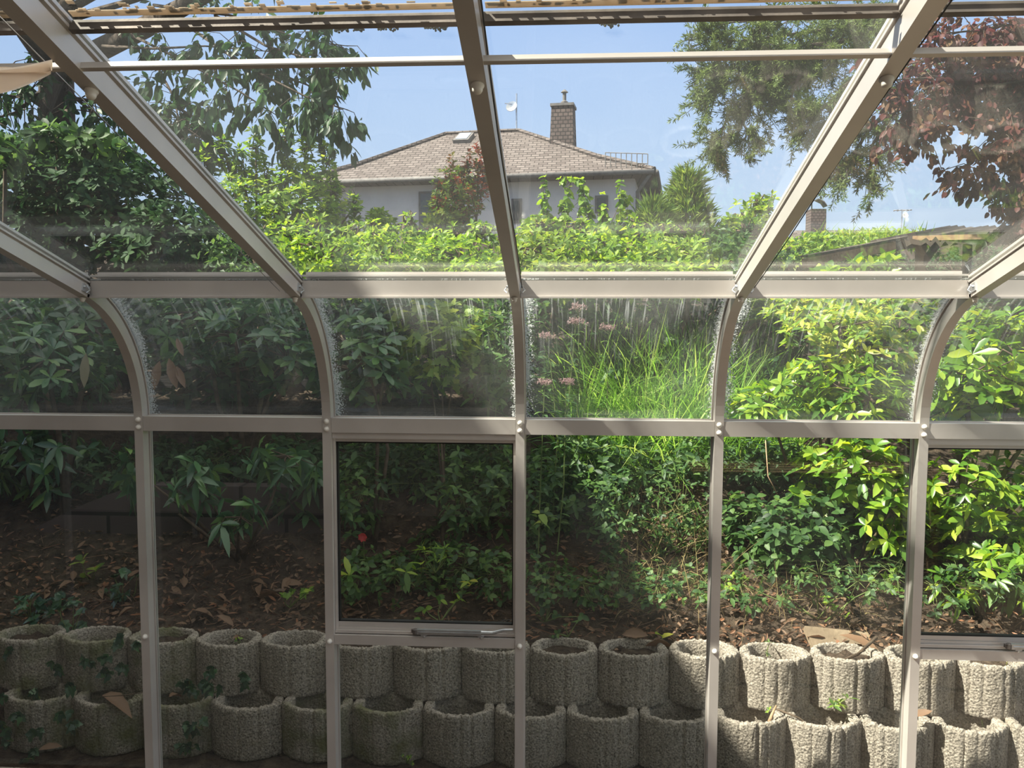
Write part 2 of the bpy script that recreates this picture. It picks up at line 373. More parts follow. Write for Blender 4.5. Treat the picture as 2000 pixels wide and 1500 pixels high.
mb.add(np.stack([X_, Y_, Z_], -1), [(j*nx+i, j*nx+i+1, (j+1)*nx+i+1, (j+1)*nx+i) for j in range(ny-1) for i in range(nx-1)])
tag(mb.build('ground', SOIL, smooth=True), 'dark soil bank rising behind the concrete planters', 'ground', kind='structure')

LAWN = rough_mat('lawn', [(.03, .05, .015), (.06, .09, .03)], scale=6, rough=1, bump=.5)
mb = MB(); mb.box(-45, 45, -40, 3.31, GZ-.2, GZ-.005)
tag(mb.build('ground_lawn', LAWN), 'flat lawn around and behind the greenhouse', 'ground', kind='structure')
# ------------------------------------------------------------------ greenhouse
PX0, BAY = -1.6657, .75
PY, EY, EZR, SL = 3.197, 2.843, .074, .2987
AL = math.atan(SL)
RAD = (PY-EY)/(1-math.sin(AL))
ZARC = EZR-RAD*math.cos(AL)              # relative to the eye
POSTS = list(range(-2, 8))
postx = [PX0+i*BAY for i in POSTS]
YBACK = -1.5
def rafter_pt(s): return (EY-s, EZR+SL*s)
PROF = [(-.017, 0), (.017, 0), (.017, .044), (.011, .044), (.011, .050), (.021, .050), (.021, .056), (.008, .056), (.008, .066),
        (.019, .066), (.019, .074), (-.019, .074), (-.019, .066), (-.008, .066), (-.008, .056), (-.021, .056), (-.021, .050), (-.011, .050), (-.011, .044), (-.017, .044)]
GOFF = .061
def sweep(mb, path, x, prof=PROF):
    """path: list of (y, z_rel, ty, tz)"""
    V = []; k = len(prof)
    for y, z, ty, tz in path:
        n_ = (tz, -ty)
        for a, b in prof: V.append((x+a, y+n_[0]*b, z+EZ+n_[1]*b))
    n = len(path)
    f = [(i*k+j, i*k+(j+1) % k, (i+1)*k+(j+1) % k, (i+1)*k+j) for i in range(n-1) for j in range(k)]
    f += [tuple(range(k))[::-1], tuple((n-1)*k+j for j in range(k))]
    return mb.add(V, f)
def arc_path(n=14, t0=0, t1=None):
    t1 = PI/2-AL if t1 is None else t1; out = []
    for i in range(n+1):
        t = t0+(t1-t0)*i/n
        out.append((PY-RAD+RAD*math.cos(t), ZARC+RAD*math.sin(t), -math.sin(t), math.cos(t)))
    return out
ZFLOOR = -EZ
wall = tag(empty('wall_front', (PX0+BAY*2, PY, 0)), 'glazed front wall of the greenhouse with curved eave bars', 'glass wall', kind='structure')
roof = tag(empty('ceiling', (PX0+BAY*2, EY, EZ+EZR)), 'sloping glass greenhouse roof on aluminium rafters', 'glass roof', kind='structure')

def z_of(px, py, Y): return at(px, py, Y)[2]-EZ
ZM0, ZM1 = z_of(1200, 844, PY), z_of(1200, 817, PY)
ZM0, ZM1 = -.409-.031, -.409+.026
ZS0, ZS1 = -1.27-.012, -1.27+.026        # sill rail under the vents
CAPP = [(.0105, 0), (.0105, .003), (.0085, .004), (.008, .010), (.006, .0135), (.002, .015)]
def cap(parent, c, axis, name='bolt_cap', r=1.0):
    b = MB(); b.lathe([(q*r, h*r) for q, h in CAPP], (0, 0, 0), axis, 12)
    o = b.build(name, CAPM, None, True); o.parent = parent; o.location = Vector(c)-parent_world(parent); return o
cant = np.cos(AL); sant = np.sin(AL)
for i, x in zip(POSTS, postx):
    b = MB()
    sweep(b, [(PY, ZFLOOR+.02, 0, 1)]+[(PY, ZARC-.02, 0, 1)]+arc_path(16), x)
    o = b.build('post', ALU, wall)
    for z in (-.409+.013, -.409-.017): cap(o, (x, PY, z+EZ), (0, -1, 0))
    cap(o, (x, PY, -1.27+EZ), (0, -1, 0))
    # rafter
    L = (EY-YBACK)/cant
    b = MB(); tt = (-cant, sant)
    path = [(EY+.012-k*(EY+.012-YBACK)/6, EZR-.012*SL+SL*k*(EY+.012-YBACK)/6, *tt) for k in range(7)]
    sweep(b, path, x)
    r = b.build('rafter', ALU, roof)
    cap(r, (x-.002, EY+.004, EZR+EZ-.004), (0, -sant, -cant))
    yb, zb = rafter_pt(1.2234); cap(r, (x, yb, zb+EZ), (0, -sant, -cant), r=1.25)
    # small joint bracket with screws where rafter meets beam
    b = MB()
    for sx in (-1, 1):
        b.obox((x+sx*.019, EY-.01, EZR+EZ+.028), [(1, 0, 0), (0, cant, -sant), (0, sant, cant)], (.002, .022, .014))
        b.tube([(x+sx*.018, EY-.02, EZR+EZ+.034), (x+sx*.028, EY-.022, EZR+EZ+.034)], .004)
        b.tube([(x+sx*.02, EY-.004, EZR+EZ+.04), (x+sx*.034, EY-.012, EZR+EZ+.022), (x+sx*.026, EY-.02, EZR+EZ+.014)], .002, 5)
    b.build('joint_bracket', STEEL, r)
def pane_mesh(x0, x1, path, th=.004, off=GOFF):
    """glass sheet with thickness following path"""
    b = MB(); V = []; uv = []; n = len(path); s = np.zeros(n)
    for i in range(1, n): s[i] = s[i-1]+math.hypot(path[i][0]-path[i-1][0], path[i][1]-path[i-1][1])
    s /= s[-1]
    for i, (y, z, ty, tz) in enumerate(path):
        for o_ in (off, off+th):
            for k, x in enumerate((x0, x1)):
                V.append((x, y+tz*o_, z+EZ-ty*o_)); uv.append((k, s[i]))
    f = []
    for i in range(n-1):
        a = 4*i; c = a+4
        f += [(a, a+1, c+1, c), (a+2, c+2, c+3, a+3), (a, c, c+2, a+2), (a+1, a+3, c+3, c+1)]
    f += [(0, 2, 3, 1), (4*n-4, 4*n-3, 4*n-1, 4*n-2)]
    b.add(V, f); b.uv = uv; return b
S_BAR = 1.335     # glazing bar between lower and upper roof panes
S_PUR = 1.285     # purlin
for i, x in zip(POSTS[:-1], postx[:-1]):
    xa, xb = x+.018, x+BAY-.018
    # mid rail
    b = MB(); b.box(xa, xb, PY+.002, PY+.046, ZM0+EZ, ZM1+EZ); b.box(xa, xb, PY+.046, PY+.056, ZM1-.006+EZ, ZM1+.004+EZ)
    b.build('middle_rail', ALU, wall)
    # eave beam with upper ledge
    b = MB(); b.box(xa, xb, EY+.018, EY+.058, EZR-.002+EZ, EZR+.056+EZ)
    b.build('eave_beam', ALU, wall)
    b = MB(); b.box(xa, xb, EY+.008, EY+.018, EZR-.004+EZ, EZR+.002+EZ); b.box(xa, xb, EY+.020, EY+.070, EZR+.070+EZ, EZR+.076+EZ); b.box(xa, xb, EY+.066, EY+.070, EZR+.058+EZ, EZR+.088+EZ)
    b.build('eave_ledge', ALU, wall)
    xg, xh = x+.012, x+BAY-.012
    b = pane_mesh(xg, xh, arc_path(16, .03)); b.build('curved_pane', G_CURVE, wall, True)
    vent = i in (1, 4)
    if not vent:
        pane_mesh(xg, xh, [(PY, ZFLOOR+.05, 0, 1), (PY, ZM0+.004, 0, 1)]).build('lower_pane', G_LOW, wall)
    else:
        pane_mesh(xg, xh, [(PY, ZFLOOR+.05, 0, 1), (PY, ZS0+.004, 0, 1)]).build('lower_pane', G_LOW, wall)
        b = MB(); b.box(xa, xb, PY+.004, PY+.046, ZS0+EZ, ZS1+EZ); b.build('sill_rail', ALU, wall)
        # the vent window itself
        wn_ = 1 if i == 1 else 2
        w = tag(empty('window_%d' % wn_, (x+BAY/2, PY+.03, ZS1+EZ)), 'opening vent window with dark gasket and stay arm, %s' % ('beside the centre post' if wn_ == 1 else 'at the right edge of the wall'), 'window', kind='structure')
        z0, z1 = ZS1+.004, ZM0-.002
        b = MB()
        yb0, yb1 = PY+.012, PY+.062
        b.box(xa, xb, yb0, yb1, z1-.022+EZ, z1+EZ); b.box(xa+.004, xb-.004, yb0+.018, yb1, z1-.036+EZ, z1-.022+EZ)
        b.box(xa, xa+.009, yb0+.012, yb1, z0+EZ, z1+EZ); b.box(xb-.009, xb, yb0+.012, yb1, z0+EZ, z1+EZ)
        b.box(xa, xb, yb0+.004, yb1, z0+EZ, z0+.011+EZ); b.box(xa, xb, yb0+.016, yb1, z0+.012+EZ, z0+.022+EZ); b.box(xa, xb, yb0+.022, yb1, z0+.023+EZ, z0+.040+EZ)
        b.build('window_frame', ALU, w)
        g = MB(); gx0, gx1, gz0, gz1 = xa+.009, xb-.009, z0+.040, z1-.036
        for q in ((gx0, gx1, gz1-.006, gz1), (gx0, gx1, gz0, gz0+.005), (gx0, gx0+.006, gz0, gz1), (gx1-.005, gx1, gz0, gz1)):
            g.box(q[0], q[1], yb0+.024, yb1-.004, q[2]+EZ, q[3]+EZ)
        g.build('gasket', RUBBER, w)
        pane_mesh(gx0, gx1, [(PY, gz0, 0, 1), (PY, gz1, 0, 1)], off=.045).build('vent_pane', G_VENT, w)
        # stay arm
        zz = z0+.012+EZ; b = MB(); xs = x+.345
        b.box(xs, x+.60, PY-.006, PY+.006, zz-.004, zz+.016)
        b.box(xs+.01, x+.60, PY-.009, PY-.005, zz+.004, zz+.008)
        b.tube([(x+.60, PY, zz+.008), (x+.645, PY, zz+.008), (x+.69, PY-.004, zz+.022), (x+.725, PY-.004, zz+.024)], [.008, .007, .006, .005], 8)
        st = b.build('stay_arm', STEEL, w)
        b = MB(); b.lathe([(.010, 0), (.011, .004), (.011, .018), (.006, .022)], (xs-.004, PY+.002, zz-.004), (0, 0, 1), 10); b.box(xs-.02, xs+.005, PY-.002, PY+.008, zz+.002, zz+.014); b.build('hinge', ALU_D, st)
        b = MB()
        for xp in (xs+.03, x+.60): b.lathe([(.006, 0), (.006, .006), (.003, .009)], (xp, PY, zz-.008), (0, 0, -1), 8); b.box(xp-.012, xp+.012, PY-.004, PY+.008, zz-.009, zz-.004)
        b.build('stay_peg', STEEL, st)
    # roof
    def rp(s): y, z = rafter_pt(s); return (y, z, -cant, sant)
    pane_mesh(xg, xh, [rp(-.07), rp(.5), rp(S_BAR)]).build('roof_pane', G_ROOF, roof)
    pane_mesh(xg, xh, [rp(S_BAR), rp(2.8), rp(EY-YBACK-.02)], off=GOFF+.006).build('roof_pane', G_ROOF, roof)
    y, z = rafter_pt(S_PUR); b = MB()
    b.obox((x+BAY/2, y+sant*.009, z+EZ+cant*.009), [(1, 0, 0), (0, cant, -sant), (0, sant, cant)], (BAY/2-.017, .006, .006))
    b.build('purlin', ALU, roof)
    y, z = rafter_pt(S_BAR); b = MB()
    ax = [(1, 0, 0), (0, cant, -sant), (0, sant, cant)]
    b.obox((x+BAY/2, y+sant*.053, z+EZ+cant*.053), ax, (BAY/2-.020, .007, .007))
    b.obox((x+BAY/2, y+.004+sant*.060, z+EZ+cant*.060), ax, (BAY/2-.020, .003, .010))
    gb = b.build('glazing_bar', ALU_D, roof)
    b = MB(); b.obox((x+BAY/2, y-.012+sant*.074, z+EZ+SL*.012+cant*.074), ax, (BAY/2-.024, .008, .0008))
    for k in range(70):
        p = np.array([rng.uniform(xa+.01, xb-.01), 0, 0]); q = rng.exponential(.006)+.012
        q = min(q, .05)
        b.obox((p[0], y-q+sant*.074, z+EZ+SL*q+cant*.074), ax, (rng.uniform(.002, .008), rng.uniform(.0015, .005), .0006))
    b.build('dirt', DIRT, gb)
# side ends, floor, house wall behind
GX0, GX1 = postx[0], postx[-1]
mb = MB(); mb.box(GX0-.1, GX1+.1, YBACK-.3, PY+.07, -.12, 0)
tag(mb.build('floor', FLOORM), 'greenhouse floor of brown slabs', 'floor', kind='structure')
mb = MB(); mb.box(GX0-.1, GX1+.1, PY-.02, PY+.08, -.4, .02)
tag(mb.build('baseboard_front', CONC), 'low concrete footing under the front glazing', 'footing', kind='structure')
for nm, x in (('wall_left', GX0-.03), ('wall_right', GX1+.03)):
    w = tag(empty(nm, (x, 0, 0)), 'glazed end wall of the greenhouse, %s end' % nm[5:], 'glass wall', kind='structure')
    b = MB()
    for y in np.linspace(YBACK+.05, PY-.02, 6):
        zt = min(EZR+SL*(EY-y), .08 if y > EY else 9); b.box(x-.015, x+.015, y-.017, y+.017, 0, EZ+zt-.01 if y < EY else EZ+ZARC)
    b.box(x-.015, x+.015, YBACK, PY, EZ-.44, EZ-.38)
    b.build('mullion', ALU, w)
mb = MB(); wb0 = -3.2
mb.box(GX0-3, -.32, YBACK-.3, YBACK, 0, 5.0); mb.box(.62, GX1+.1, YBACK-.3, YBACK, 0, 5.0); mb.box(-.32, .62, YBACK-.3, YBACK, 2.15, 5.0)
tag(mb.build('wall_back', INWALL), 'cream rendered house wall at the back of the greenhouse', 'wall', kind='structure')
d = tag(empty('door_1', (.15, YBACK, 0)), 'grey glazed house door in the back wall', 'door', kind='structure')
mb = MB(); mb.box(-.32, .62, YBACK-.16, YBACK-.12, 0, 2.15); mb.build('door_leaf', ALU_D, d)
mb = MB(); mb.tube([(-.22, YBACK-.1, 1.0), (-.22, YBACK-.06, 1.0), (-.22, YBACK-.06, 1.16)], .01); mb.build('door_handle', WHITE, d)
# slatted bench against the back wall: seen only as stripes mirrored in the panes
t = tag(empty('slatted_bench', (1.9, -.2, 0)), 'low wooden slatted bench inside the greenhouse near the door', 'bench')
for k in range(6):
    mb = MB(); mb.box(1.0, 2.9, -.55+k*.11, -.48+k*.11, .72, .745); mb.build('slat', TIMBER, t)
for sx in (1.1, 2.75):
    for sy in (-.5, .05):
        mb = MB(); mb.box(sx, sx+.06, sy-.03, sy+.03, 0, .72); mb.build('leg', TIMBER, t)

# ------------------------------------------------------------------ concrete ring planters
def planter(cx, yf, w, zr, mat, label, group, soil_drop=.085, rot=0., hgt=.25):
    """ring planter: rounded front, shoulders at the joints, open inside; front face at yf"""
    K = 144; hw = w/2-.0015; fr, bk = .085, .15
    yv = fr                                     # valley line, measured from the front
    ang = np.linspace(0, 2*PI, K, endpoint=False)
    ca_, sa_ = np.cos(ang), np.sin(ang)
    ex = np.where(sa_ < 0, .82, .9)
    ox = hw*np.sign(ca_)*np.abs(ca_)**ex
    ox = np.where(sa_ < 0, hw*ca_, ox)
    oy = np.where(sa_ < 0, yv-fr*(1-np.abs(ca_)**2.1)**.95, yv+bk*np.abs(sa_)**.8)
    groove = np.zeros(K)
    for gidx in (78, 87, 97, 108, 118, 128, 137):
        gidx += int(rng.integers(-2, 3)); d_ = rng.uniform(.4, 1.2); groove[gidx] = d_; groove[gidx+1] = d_
    th = .028+.022*np.exp(-((np.abs(ca_)-1)/.08)**2)
    ix = (hw-th)*np.sign(ca_)*np.abs(ca_)**.95
    iy = np.where(sa_ < 0, yv+.03-(fr-th+.028)*(1-np.abs(ca_)**2.2)**.75, yv+.03+(bk-th-.02)*np.abs(sa_))
    nrm = unit(np.stack([ca_*1.0, sa_*1.0], 1))
    zs = [0, .004, .015, .05, .09, .13, .17, .21, .235, .246, .25]
    V = []; rows = []
    rough = rng.normal(0, .0012, (len(zs), K))
    for k, h in enumerate(zs):
        z = h*hgt/.25
        ins = .006 if h in (0, .25) else (.002 if h in (.004, .246) else 0)
        g = groove*.008+rough[k]
        rows.append(np.stack([ox-nrm[:, 0]*(g+ins), oy-nrm[:, 1]*(g+ins), np.full(K, z)], 1))
    top = rng.normal(0, .0022, K)+np.where(groove > 0, -.010*(rng.random(K) < .5), 0)
    rows[-1][:, 2] += top; rows[-2][:, 2] += top
    for h, ins in ((.250, .006), (.244, 0), (.18, 0), (.08, 0), (.0, 0)):
        z = h*hgt/.25
        rr = np.stack([ix+nrm[:, 0]*ins, iy+nrm[:, 1]*ins, np.full(K, z)], 1)
        if h == .25: rr[:, 2] += top
        rows.append(rr)
    R_ = len(rows); V = np.concatenate(rows)
    f = [(i*K+j, i*K+(j+1) % K, (i+1)*K+(j+1) % K, (i+1)*K+j) for i in range(R_-1) for j in range(K)]
    f += [((R_-1)*K+j, (R_-1)*K+(j+1) % K, (j+1) % K, j) for j in range(K)]
    cr_, sr_ = math.cos(rot), math.sin(rot)
    V = np.stack([cx+V[:, 0]*cr_-(V[:, 1]-yv)*sr_, yf+yv+V[:, 0]*sr_+(V[:, 1]-yv)*cr_, zr-hgt+V[:, 2]], 1)
    root = empty('ring_planter', (cx, yf+yv, zr-hgt)); tag(root, label, 'planter', group)
    b = MB(); b.add(V, f); b.build('ring', mat, root, True)
    kk = 28; a = np.linspace(0, 2*PI, kk, endpoint=False); b = MB()
    P = [(cx, yf+yv, zr-soil_drop+.02)]
    for q in (.5, 1.0):
        for t in a: P.append((cx+(hw-.036)*q*math.cos(t), yf+yv+.02+(.095 if math.sin(t) < 0 else .11)*q*math.sin(t), zr-soil_drop+rng.normal(0, .007)))
    f = [(0, 1+j, 1+(j+1) % kk) for j in range(kk)]+[(1+j, 1+kk+j, 1+kk+(j+1) % kk, 1+(j+1) % kk) for j in range(kk)]
    b.add(P, f); b.build('soil', SOIL, root, True)
    return root
seam_u = [-10, 120, 250, 383, 508, 640, 768, 901, 1035, 1168, 1307, 1445, 1585, 1730, 1868, 2010, 2155]
seam_l = [10, 145, 278, 413, 551, 688, 826, 966, 1106, 1248, 1395, 1536, 1683, 1826, 1971, 2120]
where_u = ['furthest left, half hidden by ivy', 'with ivy trailing over its mossy front', 'behind the lower part of the leftmost frame post', 'just right of the leftmost post, cavity full of brown leaves',
 'fourth bay joint, open cavity with a few twigs', 'behind the post left of the vent window', 'directly under the left half of the vent window', 'directly under the vent window stay arm', 'just right of the centre post with grass clippings on its rim',
 'with an orange brown leaf in its cavity, last in shade', 'first one in full sun, crossed by a frame post', 'sunlit, empty grey cavity, left of the broken sandy slab', 'sunlit, under the fallen brown sticks', 'sunlit, partly hidden by the right frame post', 'sunlit, with yellow grass hanging over it', 'sunlit, at the right edge of the photo']
where_l = ['furthest left, hidden in ivy', 'mossy, under the large curled brown leaf', 'crossed by the leftmost frame post', 'clean face right of the leftmost post', 'mossy rim, left of the second post',
 'thick green moss on its rim, below the vent window', 'pale notched rim left of the centre post', 'crossed by the centre frame post', 'right of the centre post, plain shaded face', 'shaded, left of the fourth post',
 'sunlit, with two dry stalks in it', 'sunlit, holding a small bright green weed', 'sunlit, left of the right frame post', 'sunlit, right of the right frame post, empty cavity', 'sunlit, in the bottom right corner']
mossy_u = {0, 1, 2}; mossy_l = {0, 1, 2, 4, 5}
pot_u = []; pot_l = []
for k, (a, b_) in enumerate(zip(seam_u, seam_u[1:])):
    xa, xb = at(a, 1300, YUP+.085)[0], at(b_, 1300, YUP+.085)[0]
    pot_u.append(((xa+xb)/2, xb-xa))
    planter((xa+xb)/2, YUP, xb-xa, ZU+rng.normal(0, .003), CONC_M if k in mossy_u else CONC, 'concrete planter, upper row, '+where_u[k], 'concrete ring planters, upper row', .04+.05*(k % 3 == 1)+(.06 if k in (3, 4, 10, 11) else 0))
for k, (a, b_) in enumerate(zip(seam_l, seam_l[1:])):
    xa, xb = at(a, 1430, YLO+.085)[0], at(b_, 1430, YLO+.085)[0]
    pot_l.append(((xa+xb)/2, xb-xa)); zj = 0
    planter((xa+xb)/2, YLO, xb-xa, ZL+rng.normal(0, .002), CONC_M if k in mossy_l else CONC, 'concrete planter, lower row, '+where_l[k], 'concrete ring planters, lower row', .12)

# ------------------------------------------------------------------ plants
def limbs(mb, base, blobs, tips, r0=.02, per=10):
    base = np.array(base)
    for k, (c, r) in enumerate(blobs):
        m1 = base+(c-base)*.5+np.array([rng.normal(0, .08), rng.normal(0, .05), .05])*np.linalg.norm(c-base)*.6
        mb.tube([base+rng.normal(0, .02, 3)*[1, 1, 0], m1, c], [r0, r0*.7, r0*.4], 6)
        T = tips[k]; 
        for j in rng.choice(len(T), min(per, len(T)), replace=False):
            mid = c+(T[j]-c)*.5+rng.normal(0, .03, 3)
            mb.tube([c+(T[j]-c)*.02, mid, T[j]], [r0*.4, r0*.25, r0*.12], 4)
def shrub(name, label, cat, blobs, n, mat, L, W, shape='ellip', k=7, droop=.25, spread=(1.0, 1.7), up=.6, base=None, group=None, stem_mat=None, r0=.02, lo=.5, per=10, fold=.25):
    vol = np.array([np.prod(b[1])**(2/3) for b in blobs]); cnt = np.maximum(3, (n*vol/vol.sum()).astype(int))
    if base is None:
        c = blobs[0][0]; base = np.array([c[0], c[1]+.1, 0]); base[2] = ground_z(base[0], base[1])-.03
    root = tag(empty(name, base), label, cat, group)
    fo = MB(); st = MB(); tips = []
    for b, m in zip(blobs, cnt):
        P, d = sample_blob(b, m, lo); P[:, 2] = np.maximum(P[:, 2], ground_z(P[:, 0], P[:, 1])+.04); tips.append(P)
        A = unit(d*(1-up)+np.array([0, 0, up])+rng.normal(0, .3, P.shape))
        if k > 1: whorls(fo, P, A, k, L, W, shape, droop, spread, fold)
        else: leaves(fo, P, A, rng.normal(size=P.shape), L*rng.uniform(.6, 1.2, len(P)), W, shape, droop, fold)
    limbs(st, base, blobs, tips, r0, per)
    st.build('stem', stem_mat or TWIG, root, True)
    fo.build('foliage', mat, root, True)
    return root
# --- left side: rhododendrons in shade
shrub('rhododendron', 'dark rhododendron bush with glossy leaf whorls seen left of the leftmost frame post', 'shrub',
      [blob(90, 700, 4.9, 150, 90), blob(-60, 760, 4.7, 120, 120), blob(180, 640, 5.3, 140, 80), blob(60, 620, 5.6, 180, 60)], 230, L_RHODO, .125, .045, 'obov', 8, .25, (1.0, 1.6), r0=.025)
shrub('rhododendron', 'rhododendron with bare forked stems behind the second glass bay from the left', 'shrub',
      [blob(460, 655, 5.2, 130, 70), blob(560, 700, 5.0, 75, 70), blob(400, 610, 5.6, 150, 50), blob(540, 600, 5.7, 120, 45)], 210, L_RHODO, .12, .046, 'obov', 7, .22, (1.0, 1.6), r0=.02)
shrub('rhododendron', 'low drooping laurel like branches with yellow tipped leaves below the middle rail', 'shrub',
      [blob(385, 935, 4.5, 65, 60), blob(560, 890, 4.6, 80, 50), blob(470, 1010, 4.4, 50, 45), blob(265, 920, 4.6, 40, 60), blob(600, 960, 4.9, 70, 70), blob(90, 900, 5.1, 160, 60)], 125, L_RHODO, .13, .042, 'ellip', 7, .5, (1.1, 2.0), up=.2, r0=.012,
      base=(at(470, 1180, 4.7)[0], 4.7, ground_z(0, 4.7)))
# --- third bay: rhodo, currant, dark weeds behind
shrub('rhododendron', 'rhododendron with a few yellowing leaves just right of the second frame post', 'shrub',
      [blob(715, 700, 4.7, 55, 80), blob(760, 620, 5.1, 90, 50)], 70, L_RHODO, .12, .045, 'obov', 7, .2, r0=.015)
shrub('currant_bush', 'yellow green currant like bush with thin brown stems behind the vent window top', 'shrub',
      [blob(860, 690, 4.8, 75, 75), blob(830, 640, 5.0, 90, 50), blob(900, 640, 5.2, 80, 50)], 330, L_CURRANT, .062, .055, 'lobed', 3, .25, (.8, 1.6), r0=.008, per=24,
      base=(at(862, 860, 4.9)[0], 4.9, ground_z(0, 4.9)))
shrub('leafy_weed', 'tall mixed green weeds left of the centre post behind the currant bush', 'weed',
      [blob(960, 700, 5.0, 70, 100), blob(920, 610, 5.6, 120, 50), blob(1000, 620, 5.5, 70, 60)], 330, L_WEED, .075, .026, 'ellip', 4, .3, (.8, 1.6), r0=.006, per=20, stem_mat=STEMG)
# --- dark undergrowth seen through the lower panes
def bank(label, px0, px1, py0, py1, n, mat, L, W, shape='ellip', y0=4.5, y1=5.6, name='undergrowth', k=4, drp=.3):
    blobs = []
    for i in range(5):
        px = px0+(px1-px0)*(i+.5)/5; py = rng.uniform(py0*.65+py1*.35, py0*.35+py1*.65); Y = rng.uniform(y0, y1)
        blobs.append(blob(px, py, Y, (px1-px0)/6.5, (py1-py0)*.42, .28))
    return shrub(name, label, 'undergrowth', blobs, n, mat, L, W, shape, k, drp, (.7, 1.7), r0=.005, per=20, stem_mat=STEMG, base=(blobs[2][0][0], blobs[2][0][1], ground_z(blobs[2][0][0], blobs[2][0][1])))
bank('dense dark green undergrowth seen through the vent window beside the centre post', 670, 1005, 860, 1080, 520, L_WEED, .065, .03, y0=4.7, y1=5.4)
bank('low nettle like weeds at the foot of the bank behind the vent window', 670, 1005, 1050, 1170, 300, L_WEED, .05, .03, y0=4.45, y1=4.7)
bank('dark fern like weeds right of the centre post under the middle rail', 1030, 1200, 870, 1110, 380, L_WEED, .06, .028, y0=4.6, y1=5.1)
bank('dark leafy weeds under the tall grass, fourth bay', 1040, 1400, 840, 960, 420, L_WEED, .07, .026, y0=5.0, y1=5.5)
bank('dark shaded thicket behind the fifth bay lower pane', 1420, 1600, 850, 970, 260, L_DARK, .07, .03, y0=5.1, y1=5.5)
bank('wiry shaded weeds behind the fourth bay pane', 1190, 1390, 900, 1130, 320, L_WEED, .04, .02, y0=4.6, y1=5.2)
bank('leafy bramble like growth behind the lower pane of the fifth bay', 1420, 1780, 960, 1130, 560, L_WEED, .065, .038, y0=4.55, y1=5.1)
bank('ground cover of small round leaves above the planters in the fourth bay', 1030, 1390, 1090, 1185, 300, L_WEED, .034, .024, 'round', y0=4.3, y1=4.6)
bank('dark undergrowth added to deepen the shade behind the hanging laurel branches, second bay', 320, 660, 850, 960, 420, L_DARK, .07, .032, y0=5.1, y1=5.6)  # dark leaves added so the hollow above the wall looks deeply shaded
bank('dark undergrowth added to deepen the shade behind the left edge of the wall top', -40, 330, 850, 970, 420, L_DARK, .07, .032, y0=5.1, y1=5.6)  # same dark leaf fill, standing in for deep shade at the left
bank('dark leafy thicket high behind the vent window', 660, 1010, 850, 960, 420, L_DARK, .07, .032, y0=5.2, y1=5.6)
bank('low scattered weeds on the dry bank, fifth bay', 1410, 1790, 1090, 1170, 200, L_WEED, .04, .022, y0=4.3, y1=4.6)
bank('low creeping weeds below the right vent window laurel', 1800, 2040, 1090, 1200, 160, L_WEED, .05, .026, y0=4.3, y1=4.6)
shrub('laurel', 'green laurel branch hanging beside the right frame post, below the middle rail', 'shrub',
      [blob(1690, 900, 4.6, 80, 70), blob(1600, 930, 4.8, 60, 60), blob(1740, 1000, 4.5, 50, 70)], 150, L_LAUREL, .095, .04, 'ellip', 5, .3, (.8, 1.7), r0=.01)
# --- right: sunlit shrubs
shrub('azalea', 'sunlit yellow green shrub with small pointed leaves behind the fifth bay', 'shrub',
      [blob(1640, 640, 5.0, 110, 50), blob(1700, 690, 4.9, 90, 55), blob(1590, 610, 5.4, 90, 40), blob(1760, 620, 5.2, 90, 50), blob(1640, 600, 5.8, 150, 40)], 430, L_YELLOW, .07, .026, 'ellip', 6, .2, (.8, 1.5), r0=.012)
shrub('laurel', 'darker green laurel growing under the yellow green shrub of the fifth bay', 'shrub',
      [blob(1600, 760, 4.9, 100, 55), blob(1700, 780, 4.7, 90, 60), blob(1500, 790, 4.9, 90, 40)], 190, L_LAUREL, .095, .032, 'ellip', 6, .3, (.9, 1.6), r0=.014)
shrub('rhododendron', 'bright sunlit rhododendron filling the upper right bay beyond the last post', 'shrub',
      [blob(1900, 730, 4.6, 80, 80), blob(1990, 700, 4.9, 90, 90), blob(2070, 760, 4.7, 90, 100), blob(1860, 790, 4.8, 60, 50), blob(1960, 650, 5.3, 100, 40)], 230, L_LAUREL, .12, .04, 'obov', 8, .2, (.9, 1.5), r0=.02)
shrub('laurel', 'bushy laurel with bright leaves seen through the right vent window', 'shrub',
      [blob(1890, 950, 4.6, 80, 70), blob(1990, 980, 4.8, 90, 90), blob(1930, 1060, 4.6, 90, 60), blob(2070, 1020, 4.6, 90, 120), blob(1850, 1030, 5.0, 70, 70)], 330, L_LAUREL, .085, .034, 'ellip', 6, .3, (.9, 1.7), r0=.014)
shrub('rhododendron', 'low rhododendron sprig with long leaves at the bottom of the right vent window', 'shrub',
      [blob(1960, 1120, 4.35, 60, 45), blob(1860, 1150, 4.4, 45, 30), blob(2030, 1150, 4.35, 50, 50)], 40, L_LAUREL, .12, .036, 'ellip', 7, .35, (1.0, 1.7), r0=.01)
# --- tall grass and flowers, fourth bay
def grass(label, px, py_base, Y, wpx, n, L, mat=L_GRASS, spread=.5, cat='grass', name='tall_grass', W=.010, droop=.6, depth=.5, z_lift=0):
    c = at(px, py_base, Y); w = mpx(wpx, Y)
    P = np.stack([rng.uniform(-w, w, n)+c[0], rng.uniform(-depth, depth, n)+Y, np.zeros(n)], 1)
    P[:, 2] = (ground_z(P[:, 0], P[:, 1]) if not z_lift else c[2])-.01
    root = tag(empty(name, (c[0], Y, P[:, 2].mean())), label, cat)
    D = unit(np.stack([rng.normal(0, spread, n), rng.normal(0, spread, n), np.ones(n)], 1)); mb = MB()
    leaves(mb, P, D, rng.normal(size=(n, 3)), L*rng.uniform(.5, 1.15, n), W*rng.uniform(.6, 1.4, n), 'blade', rng.uniform(.1, 1.2, n)*droop, .3)
    mb.build('blades', mat, root, True); return root
grass('tall green grass clump with arching blades left half of the fourth bay', 1180, 800, 5.9, 80, 900, .85)
